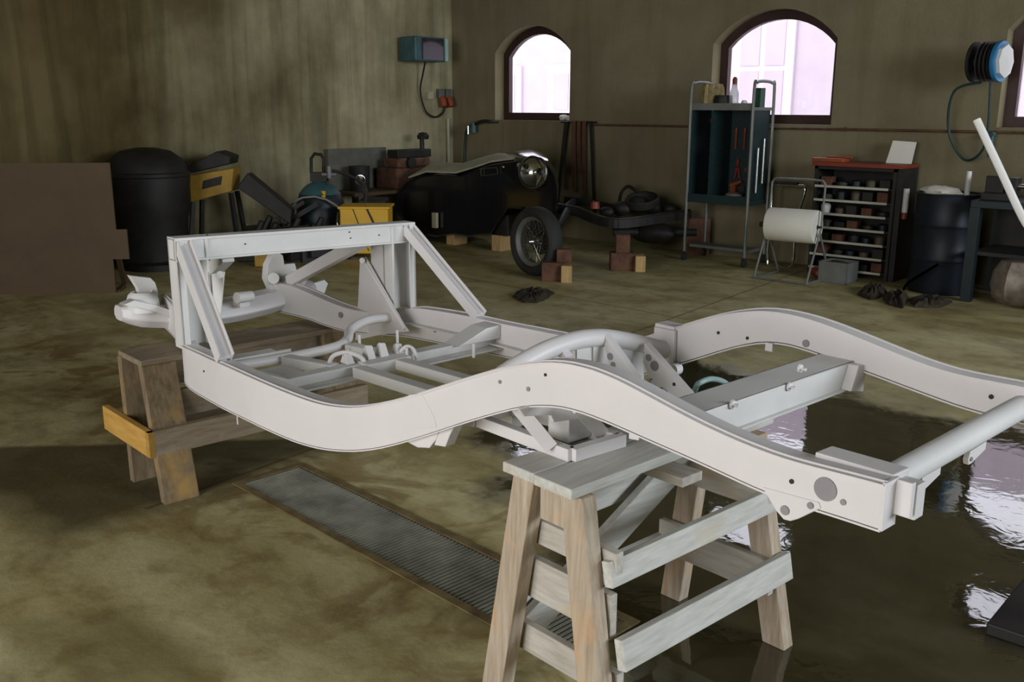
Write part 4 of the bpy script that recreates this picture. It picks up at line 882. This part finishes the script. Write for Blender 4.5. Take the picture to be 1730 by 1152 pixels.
m = MB(); a = gz(1155, 432); m.prism([a, a + rr * .28, a + rr * .28 + ZA * .42, a + rr * .05 + ZA * .42], dd * .03); tag(m.build('rusty_panel', RUSTY), 'rusty brown plate standing behind the tool trolley leg', 'plate')

# ================================================================== TOOL TROLLEY RACK
X0, X1, Y0, Y1 = -5.52, -4.80, 8.88, 9.30
tt = thing('tool_rack', Vector(((X0 + X1) / 2, (Y0 + Y1) / 2, 0)), 'tall dark perforated tool rack on castors under the large arched window', 'rack')
ZT2, ZB2 = 1.58, .68
for X in (X0, X1):
    m = MB(); m.tube(smooth_path([(X, Y0, .10), (X, Y0, 1.0), (X, Y0, 1.78), (X, Y0 + .05, 1.85), (X, (Y0 + Y1) / 2, 1.865), (X, Y1 - .05, 1.85), (X, Y1, 1.78), (X, Y1, 1.0), (X, Y1, .10)], 4), .016, 8); m.build('end_hoop', GREYM, tt)
PERF = mat('perforated_dark_panel', (.014, .040, .042), .5, .1, .3, 60)
m = MB(); m.box(X0 + .02, X1 - .02, Y1 - .03, Y1 - .02, ZB2, ZT2); m.build('back_panel', PERF, tt)
for X in (X0 + .02, X1 - .03): m = MB(); m.box(X, X + .01, Y0, Y1 - .03, ZB2, ZT2); m.build('side_panel', PERF, tt)
m = MB(); m.box(X0 + .25, X0 + .27, Y0, Y1 - .03, ZB2, ZT2); m.build('divider', PERF, tt)
m = MB(); m.box(X0, X1, Y0, Y1, ZT2, ZT2 + .03); m.box(X0, X1, Y0 - .005, Y0 + .01, ZT2, ZT2 + .07); m.build('top_tray', GREYM, tt)
m = MB(); m.box(X0, X1, Y0, Y1, ZB2 - .05, ZB2); m.box(X0, X1, Y0 - .005, Y0 + .01, ZB2 - .05, ZB2 + .04); m.build('bottom_tray', PERF, tt)
m = MB(); m.box(X0, X1, Y0 + .1, Y1 - .1, .14, .17); m.build('base_shelf', GREYM, tt)
for X in (X0, X1):
    for Y in (Y0, Y1):
        m = MB(); m.cyl((X - .015, Y, .045), (X + .015, Y, .045), .045, .045, 16); m.cyl((X, Y, .05), (X, Y, .12), .015, .015, 8); m.build('castor', RUBBER, tt)
# tools hung on it
tools = [(-5.44, 1.45, 'hammer', RED), (-5.40, 1.25, 'spanner', STEEL), (-5.36, 1.10, 'wrench', BLACKM), (-5.42, .86, 'pliers', RED), (-5.18, 1.30, 'screwdriver', ORANGE), (-5.08, 1.30, 'screwdriver', RED), (-5.14, 1.02, 'pliers', RED), (-5.16, .80, 'drill', ORANGE), (-5.00, .95, 'clamp', RED), (-4.93, 1.35, 'file', GREYM), (-5.05, .80, 'clamp', BLACKM)]
desc = {'hammer': 'red hammer hanging at the upper left of the tool rack', 'file': 'grey file hanging near the right end of the tool rack'}
places = ['upper left', 'upper left', 'middle left', 'lower left', 'upper middle', 'upper middle', 'centre', 'lower middle', 'middle right', 'upper right', 'lower right']
words_ = ['red-headed', 'bright steel', 'black', 'red-handled', 'orange', 'red', 'red-handled', 'orange', 'red', 'grey', 'black']
extra = ['', '', '', '', ' left of the red one', ' right of the orange one', '', ' above the bottom tray', '', '', '']
for k, (x, z, nm, mm) in enumerate(tools):
    m = MB(); y = Y1 - .045
    if nm in ('hammer', 'clamp'): m.box(x - .05, x + .05, y - .02, y + .014, z, z + .04); m.beam((x, y, z), (x, y, z - .2), .02, .02, up=(0, 1, 0))
    elif nm == 'pliers': m.beam((x, y, z), (x - .03, y, z - .14), .02, .018, up=(0, 1, 0)); m.beam((x, y, z), (x + .03, y, z - .14), .02, .018, up=(0, 1, 0)); m.box(x - .015, x + .015, y - .01, y + .014, z - .01, z + .06)
    elif nm == 'drill': m.beam((x, y - .02, z), (x, y - .02, z - .16), .06, .06, up=(0, 1, 0)); m.cyl((x - .03, y - .03, z), (x + .09, y - .03, z + .05), .035, .015, 12)
    else: m.beam((x, y, z + .08), (x, y, z - .12), .022, .014, up=(0, 1, 0)); m.cyl((x, y, z + .06), (x, y, z + .10), .016, .016, 10)
    tag(m.build(nm, mm), '%s %s hanging at the %s of the tool rack%s' % (words_[k], nm, places[k], extra[k]), nm, 'tools on the rack')
for k, z in enumerate((.86, .95)):
    x = X1 - .05; m = MB(); m.cyl((x + .07, 9.0 + .12 * k, z - .1), (x + .07, 9.0 + .12 * k, z + .35), .012, .012, 10)
    tag(m.build('long_punch', STEEL), 'bright steel rod clipped to the side of the tool rack, %s one' % ('nearer' if k == 0 else 'farther'), 'rod', 'rods on the side of the rack')
m = MB(); m.lathe([(0, 0), (.09, 0), (.10, .06), (.085, .12), (0, .12)], (-5.24, 9.05, ZT2 + .03), (0, 0, 1), 18); tag(m.build('paint_tin', BLACKM), 'dark round tin on top of the tool rack behind the bottle', 'tin')
t = thing('spray_bottle', Vector((-5.10, 9.02, ZT2 + .03)), 'clear bottle with a red cap on top of the tool rack', 'bottle')
m = MB(); m.lathe([(0, 0), (.045, 0), (.048, .03), (.048, .14), (.03, .19), (.028, .23), (.0, .23)], (-5.10, 9.02, ZT2 + .03), (0, 0, 1), 18); m.build('bottle', CLEAR, t)
m = MB(); m.lathe([(0, .22), (.024, .22), (.026, .28), (.012, .30), (0, .30)], (-5.10, 9.02, ZT2 + .03), (0, 0, 1), 14); m.build('cap', RED, t)
m = MB(); m.lathe([(0, 0), (.03, 0), (.032, .05), (.02, .07), (0, .07)], (-4.98, 9.02, ZT2 + .03), (0, 0, 1), 14); tag(m.build('jar', WHITEP), 'small white jar on top of the tool rack', 'jar')
rnd = random.Random(5)
t = thing('cloth_bundle', Vector((-5.40, 9.1, ZT2 + .03)), 'yellowish cloth bundle hung over the left hoop on top of the tool rack', 'cloth')
m = MB(); n = 26; loops = []
for f, z in ((1, .0), (1.04, .06), (1.0, .14), (.95, .20), (.8, .235), (.4, .24), (.05, .242)):
    loops.append([Vector((-5.39 + .105 * f * math.cos(2 * math.pi * k / n) * (1 + .10 * math.sin(k * 2.4)), 9.09 + .13 * f * math.sin(2 * math.pi * k / n) * (1 + .10 * math.sin(k * 2.4)), ZT2 + .031 + z)) for k in range(n)])
m.loft(loops); m.build('folded_cloth', mat('yellowed_cloth', (.34, .27, .12), .9, 0, .3, 20), t)
m = MB(); m.box(-4.77 - .13, -4.77 - .05, 9.05, 9.15, ZT2 + .03, ZT2 + .22); tag(m.build('carton', GREENB), 'small dark carton on the right of the tool rack top', 'carton')
m = MB(); m.box(-5.15, -4.95, 8.95, 9.1, ZB2, ZB2 + .03); m.sphere((-5.05, 9.03, ZB2 + .04), .05, 10, (2, 1, .6)); m.v = [Vector((v.x, v.y, max(v.z, ZB2))) for v in m.v]; tag(m.build('oddments_tray', SACK), 'pale tray of oddments on the bottom tray of the tool rack', 'tray')
# chrome tube legs (a chair) behind the trolley
t = thing('chair', Vector((-4.55, 9.2, 0)), 'chrome tube chair with black armrest behind the paper roll stand', 'chair')
cc_ = gy(1345, 320, 9.2)
m = MB(); m.tube(smooth_path([(-4.70, 9.2, .40), (-4.70, 9.2, .03), (-4.6, 9.2, .02), (-4.42, 9.2, .03), (-4.42, 9.2, .45), (-4.34, 9.2, .80), (-4.42, 9.2, .84), (-4.66, 9.2, .84)], 4), .016, 10); m.build('tube_frame', CHROME, t)
m = MB(); m.beam((-4.70, 9.2, .86), (-4.42, 9.2, .86), .05, .03); m.build('armrest', BLACKM, t, .008)
m = MB(); m.box(-4.72, -4.36, 9.0, 9.36, .42, .47); m.build('seat', BLACKM, t, .01)
m = MB(); m.tube([(-4.70, 9.2, .84), (-4.70, 9.2, .40)], .016, 8);m.build('back_frame', CHROME, t)
# ---- paper roll stand
RP = gy(1343, 381, 8.55); 
t = thing('paper_roll_stand', Vector((RP.x, 8.55, 0)), 'white paper roll on a grey tube stand between tool rack and drawer rack', 'paper roll stand')
hl = .235; rdx = Vector((1, .10, 0)).normalized()
c = Vector((RP.x - .02, 8.55, RP.z))
m = MB(); m.lathe([(.022, -hl), (.155, -hl), (.158, -hl + .01), (.158, hl - .01), (.155, hl), (.022, hl)], c, rdx, 36); m.build('paper_roll', PAPER, t)
m = MB(); m.tube([c - rdx * .28, c + rdx * .28], .012, 10); m.build('axle', BLACKM, t)
m = MB()
for sg in (-1, 1):
    b = c + rdx * (.27 * sg)
    m.tube([Vector((b.x, 8.60, c.z + .40)), Vector((b.x, 8.58, c.z)), Vector((b.x, 8.35, .012))], .011, 8)
    m.tube([Vector((b.x, 8.56, c.z - .05)), Vector((b.x, 8.85, .012))], .011, 8)
    m.tube([Vector((b.x, 8.35, .012)), Vector((b.x, 8.85, .012))], .011, 8)
a = c + rdx * -.27; b = c + rdx * .27
m.tube(smooth_path([Vector((a.x, 8.60, c.z + .38)), Vector((a.x + .02, 8.60, c.z + .42)), Vector((a.x + .08, 8.60, c.z + .43)), Vector((b.x - .08, 8.60, c.z + .43)), Vector((b.x - .02, 8.60, c.z + .42)), Vector((b.x, 8.60, c.z + .38))], 3), .011, 8); m.tube([Vector((a.x, 8.35, .012)), Vector((b.x, 8.35, .012))], .011, 8)
m.build('tube_frame', GREYM, t)

# ================================================================== DRAWER RACK
DX0, DX1, DY0, DY1, DZ = -4.18, -3.38, 9.02, 9.44, 1.06
t = thing('drawer_rack', Vector(((DX0 + DX1) / 2, 9.2, 0)), 'black open shelf rack with seven pale-edged shelves and a red top', 'rack')
m = MB()
for x in (DX0, DX1 - .03): m.box(x, x + .03, DY0 + .02, DY1, 0, DZ)
m.box(DX0, DX1, DY1 - .02, DY1, 0, DZ); m.box(DX0, DX1, DY0 + .02, DY1, DZ - .03, DZ); m.build('carcass', BLACKM, t)
m = MB(); m.box(DX1 - .03, DX1 + .05, DY0 + .05, DY1, 0, DZ); m.build('side_panel', BLACKM, t)
for k in range(7):
    z = .06 + k * .133
    m = MB(); m.box(DX0 + .03, DX1 - .03, DY0 + .03, DY1 - .03, z, z + .012); sh = m.build('shelf', BLACKM, t)
    m = MB(); m.box(DX0 + .02, DX1 - .06, DY0, DY0 + .012, z - .002, z + .020); m.build('edge_strip', mat('pale_strip', (.52, .50, .40), .5, 0, .1), sh)
m = MB(); m.box(DX0 - .02, DX1 + .05, DY0 - .01, DY1, DZ, DZ + .035); m.build('top', RED, t, .004)
rnd = random.Random(11)
DULLJ = mat('dull_brown_jar', (.10, .08, .05), .6, 0, .2)
kinds = [('coil', BLACKM), ('carton', BLACKM), ('tin', DARKT), ('carton', RUSTY), ('jar', DULLJ)]
adj = ['left', 'second', 'middle', 'fourth', 'right']
ords = ['bottom', 'second', 'third', 'fourth', 'fifth', 'sixth', 'top']
for k in range(7):
    for j in range(5):
        nm, mm = kinds[(j * 2 + k * 3) % 5]
        if (k, j) in ((4, 0),): nm, mm = 'jar', WHITEP
        x = DX0 + .10 + j * .14 + rnd.random() * .02; z = .072 + k * .133; y = DY0 + .10 + .05 * rnd.random(); h = .05 + .045 * rnd.random(); m = MB()
        if nm == 'carton': m.box(x - .05, x + .05, y - .05, y + .06, z, z + h)
        elif nm == 'coil': m.lathe([(.03, 0), (.055, 0), (.06, h * .4), (.055, h * .7), (.03, h * .7), (.025, h * .3)], (x, y, z), (0, 0, 1), 16)
        else: m.lathe([(0, 0), (.045, 0), (.047, h * .8), (.03, h), (0, h)], (x, y, z), (0, 0, 1), 16)
        colr = {'coil': 'black', 'carton': 'black' if mm is BLACKM else 'brown', 'tin': 'dark teal', 'jar': 'white' if mm is WHITEP else 'pale brown'}[nm]
        pos = {0: 'at the left end', 1: 'second from the left', 2: 'in the middle', 3: 'second from the right', 4: 'at the right end'}[j]
        tag(m.build(nm, mm), '%s %s %s of the %s shelf of the drawer rack' % (colr, nm, pos, ords[k]), nm, 'small stock on the drawer rack shelves')
m = MB(); m.obox((DX0 + .12, DY0 + .1, DZ + .055), (.16, 0, 0), (0, .08, 0), (0, 0, .02)); m.obox((DX0 + .2, DY0 + .14, DZ + .085), (.12, .02, 0), (-.01, .05, 0), (0, 0, .01)); tag(m.build('glove_pile', ORANGE, None, .01), 'orange work gloves lying on the left of the red rack top', 'gloves')
m = MB(); a = Vector((DX1 - .22, DY1 - .12, DZ + .036)); m.prism([a, a + Vector((.24, 0, 0)), a + Vector((.25, .05, .20)), a + Vector((.03, .05, .21))], (0, .012, 0)); tag(m.build('white_card', PAPER), 'white card leaning on top of the drawer rack', 'card')
t = thing('spray_can', Vector((DX1 + .085, DY0 + .1, .62)), 'white tube with a red foot hung on the side of the drawer rack', 'can')
m = MB(); m.cyl((DX1 + .076, DY0 + .1, .66), (DX1 + .076, DY0 + .1, .88), .027, .027, 14); m.build('tube', WHITEP, t)
m = MB(); m.cyl((DX1 + .076, DY0 + .1, .60), (DX1 + .076, DY0 + .1, .66), .027, .027, 14); m.build('foot', RED, t)
P_ = gz(1412, 478); P_.y = 8.62
t = thing('waste_bin', Vector((P_.x, 8.75, 0)), 'small open grey metal bin on the floor before the drawer rack', 'bin')
m = MB(); x0, x1 = P_.x - .16, P_.x + .12
m.box(x0, x1, 8.62, 8.635, 0, .20); m.box(x0, x1, 8.86, 8.875, 0, .20); m.box(x0, x0 + .015, 8.62, 8.875, 0, .20); m.box(x1 - .015, x1, 8.62, 8.875, 0, .20); m.box(x0, x1, 8.62, 8.875, 0, .015); m.build('body', GREYM, t)
m = MB(); m.sphere((P_.x - .02, 8.75, .15), .09, 12, (1.2, .9, .6), .3, random.Random(4)); tag(m.build('rag', CLOTH), 'dark rag stuffed in the small grey bin', 'rag')
m = MB(); m.sphere((P_.x - .24, 8.80, .06), .06, 12, (1.2, .9, .9), .3, random.Random(8)); m.v = [Vector((v.x, v.y, max(v.z, 0))) for v in m.v]; tag(m.build('red_rag', RED), 'small red and white rag on the floor left of the grey bin', 'rag')

# ================================================================== DRUM + WORKBENCH (right)
P_ = gz(1578, 500); dx_, dy_ = -2.86, 8.95
t = thing('oil_drum', Vector((dx_, dy_, 0)), 'blue-black oil drum between drawer rack and workbench', 'drum')
m = MB(); m.lathe([(0, 0), (.27, 0), (.28, .02), (.275, .28), (.285, .30), (.275, .32), (.275, .58), (.285, .60), (.275, .62), (.275, .86), (.285, .88), (.26, .88), (.255, .865), (0, .865)], (dx_, dy_, 0), (0, 0, 1), 32); m.build('barrel', mat('blue_black_drum', (.012, .018, .030), .5, .2, .3), t)
m = MB(); m.sphere((dx_ - .06, dy_ - .05, .89), .10, 14, (1.7, 1.1, .5), .4, random.Random(9)); m.v = [Vector((v.x, v.y, max(v.z, .867))) for v in m.v]; tag(m.build('white_cloth', PAPER), 'white cloth lying on the oil drum', 'cloth')
m = MB(); m.cyl((dx_ + .17, dy_ - .10, .867), (dx_ + .17, dy_ - .10, 1.08), .022, .022, 14); tag(m.build('white_tube', WHITEP), 'white upright tube on the right of the oil drum', 'tube')
BX0, BX1, BY0, BY1, BZ = -2.56, -.9, 8.55, 9.3, .86
t = thing('workbench', Vector((-1.7, 8.95, 0)), 'dark cluttered workbench at the right under the third window', 'workbench')
m = MB(); m.box(BX0, BX1, BY0, BY1, BZ - .06, BZ); m.build('worktop', DARKT, t, .004)
for x in (BX0 + .04, BX1 - .04):
    for y in (BY0 + .04, BY1 - .04): m = MB(); m.box(x - .04, x + .04, y - .04, y + .04, 0, BZ - .06); m.build('leg', DARKT, t)
m = MB(); m.box(BX0 + .04, BX1 - .04, BY1 - .10, BY1 - .07, .1, .8); m.build('back_board', BLACKM, t)
m = MB(); m.box(BX0 + .04, BX1 - .04, BY0 + .06, BY1 - .08, .40, .43); m.build('shelf', BLACKM, t)
t = thing('bench_vice', Vector((-2.40, 8.75, BZ)), 'black bench vice at the left end of the workbench', 'vice')
m = MB(); m.box(-2.52, -2.28, 8.65, 8.85, BZ, BZ + .06); m.box(-2.50, -2.36, 8.68, 8.82, BZ + .06, BZ + .20); m.box(-2.33, -2.26, 8.68, 8.82, BZ + .06, BZ + .19); m.build('body', BLACKM, t, .006)
m = MB(); m.cyl((-2.36, 8.75, BZ + .12), (-2.14, 8.75, BZ + .12), .02, .02, 12); m.cyl((-2.15, 8.66, BZ + .12), (-2.15, 8.84, BZ + .12), .008, .008, 8); m.build('screw', STEEL, t)
for k, (x, y, r, h, mm, nm, lb) in enumerate([(-2.08, 8.80, .04, .07, STEEL, 'tin', 'shiny small tin on the workbench right of the vice'), (-1.98, 8.95, .05, .10, RED, 'tin', 'red tin at the back of the workbench'), (-1.88, 8.72, .035, .06, WHITEP, 'jar', 'white small jar at the front of the workbench'), (-1.76, 8.85, .05, .09, RUSTY, 'tin', 'rusty tin on the workbench beside the red tin'), (-1.62, 8.75, .05, .12, GREENB, 'tin', 'green tin on the workbench near the frame edge')]):
    m = MB(); m.lathe([(0, 0), (r, 0), (r, h), (r * .8, h + .005), (0, h + .005)], (x, y, BZ), (0, 0, 1), 16); tag(m.build(nm, mm), lb, nm, 'tins on the workbench')
m = MB(); m.box(-1.95, -1.45, 9.05, 9.2, BZ, BZ + .13); tag(m.build('long_box', PAPER), 'long pale box along the back of the workbench', 'box')
c = gz(1690, 512); c.y = 8.72; c.x = -2.18
m = MB(); n = 24; loops = []; rnd = random.Random(2)
for f, z in ((.75, 0), (1, .05), (1.08, .15), (1.0, .27), (.75, .36), (.35, .385), (.25, .395)):
    loops.append([Vector((c.x + .19 * f * math.cos(2 * math.pi * k / n) * (1 + .07 * math.sin(k * 1.9 + z * 9)), 8.78 + .15 * f * math.sin(2 * math.pi * k / n) * (1 + .07 * math.sin(k * 2.3)), z)) for k in range(n)])
m.loft(loops); tag(m.build('sack', SACK), 'pale plastic sack on the floor under the workbench', 'sack')
m = MB(); m.sphere((-1.85, 8.55, .12), .14, 14, (1.2, .8, .8), .15, random.Random(6)); m.v = [Vector((v.x, v.y, max(v.z, 0))) for v in m.v]; tag(m.build('black_bag', BLACKM), 'black bag on the floor right of the pale sack', 'bag')
m = MB(); m.tube(smooth_path([gz(1480, 500, .012), gz(1520, 492, .012), gz(1560, 478, .04), gz(1590, 458, .12), gz(1605, 440, .3)], 5), .012, 8); m.v = [Vector((v.x, min(v.y, 8.5) , v.z)) for v in m.v]
tag(m.build('air_hose', HOSEG), 'dark green air hose trailing over the floor from the workbench', 'hose')
# hose reel on the wall
t = thing('hose_reel', Vector((-2.85, YB - .3, 1.78)), 'wall-mounted hose reel with blue flange and white hub, left of the third window', 'hose reel')
a = Vector((1, -.15, 0)).normalized(); c = Vector((-2.83, YB - .28, 2.0))
m = MB(); m.lathe([(0, -.02), (.17, -.02), (.17, .0), (.06, .0), (.06, .18), (.0, .18)], c - a * .02, a, 28)
for k in range(4): m.lathe([(.13, .03 + .035 * k), (.17, .045 + .035 * k), (.13, .06 + .035 * k)], c, a, 24)
m.build('drum', BLACKM, t)
m = MB(); m.lathe([(.05, .17), (.17, .17), (.175, .19), (.17, .21), (.05, .21)], c, a, 28); m.build('blue_flange', BLUE, t)
m = MB(); m.lathe([(0, .21), (.14, .21), (.14, .24), (.08, .26), (.03, .27), (0, .27)], c, a, 8); m.build('white_hub', WHITEP, t)
m = MB(); m.box(c.x - .05, c.x + .05, c.y, YB, 1.95, 2.05); m.build('bracket', BLACKM, t)
m = MB(); m.tube(smooth_path([c + ZA * -.17 + a * .05 - Vector((.0, .0, 0)), c + Vector((-.18, 0, -.25)), c + Vector((-.22, .1, -.6)), c + Vector((-.05, .1, -.85)), c + Vector((.12, .05, -.7)), c + Vector((.12, 0, -.17))], 6), .012, 8)
tag(m.build('hose', HOSEG), 'dark hose hanging in a long loop from the wall hose reel', 'hose')
m = MB(); m.cyl((-2.70, YB - .1, 1.40), (-2.70, YB - .1, 1.18), .02, .02, 10); m.cyl((-2.70, YB, 1.38), (-2.70, YB - .12, 1.38), .02, .02, 10); tag(m.build('pipe_stub', TEAL), 'short teal pipe with a nozzle on the wall below the hose reel', 'pipe')
# white bent bar standing in front right
a0 = gy(1650, 202, 3.2); b0 = gy(1728, 368, 3.2); b1 = gy(1770, 405, 3.2)
t = thing('hoist_handle', Vector((b1.x + .25, 3.2, 0)), 'white bent tube handle of a stand at the right edge of the picture', 'handle')
m = MB(); m.tube(smooth_path([a0, a0.lerp(b0, .5), b0, b0.lerp(b1, .5) - ZA * .012, b1, b1 + Vector((.25, 0, -.05))], 5), .0115, 14); m.build('tube_handle', WHITEP, t)
m = MB(); m.tube([b1 + Vector((.25, 0, -.02)), Vector((b1.x + .25, 3.2, .03))], .03, 12); m.build('column', WHITEP, t)
m = MB(); m.box(b1.x + .02, b1.x + .50, 3.0, 3.4, 0, .04); m.build('base', BLACKM, t, .005)

for o in list(bpy.data.objects):
    if '_org' in o: del o['_org']
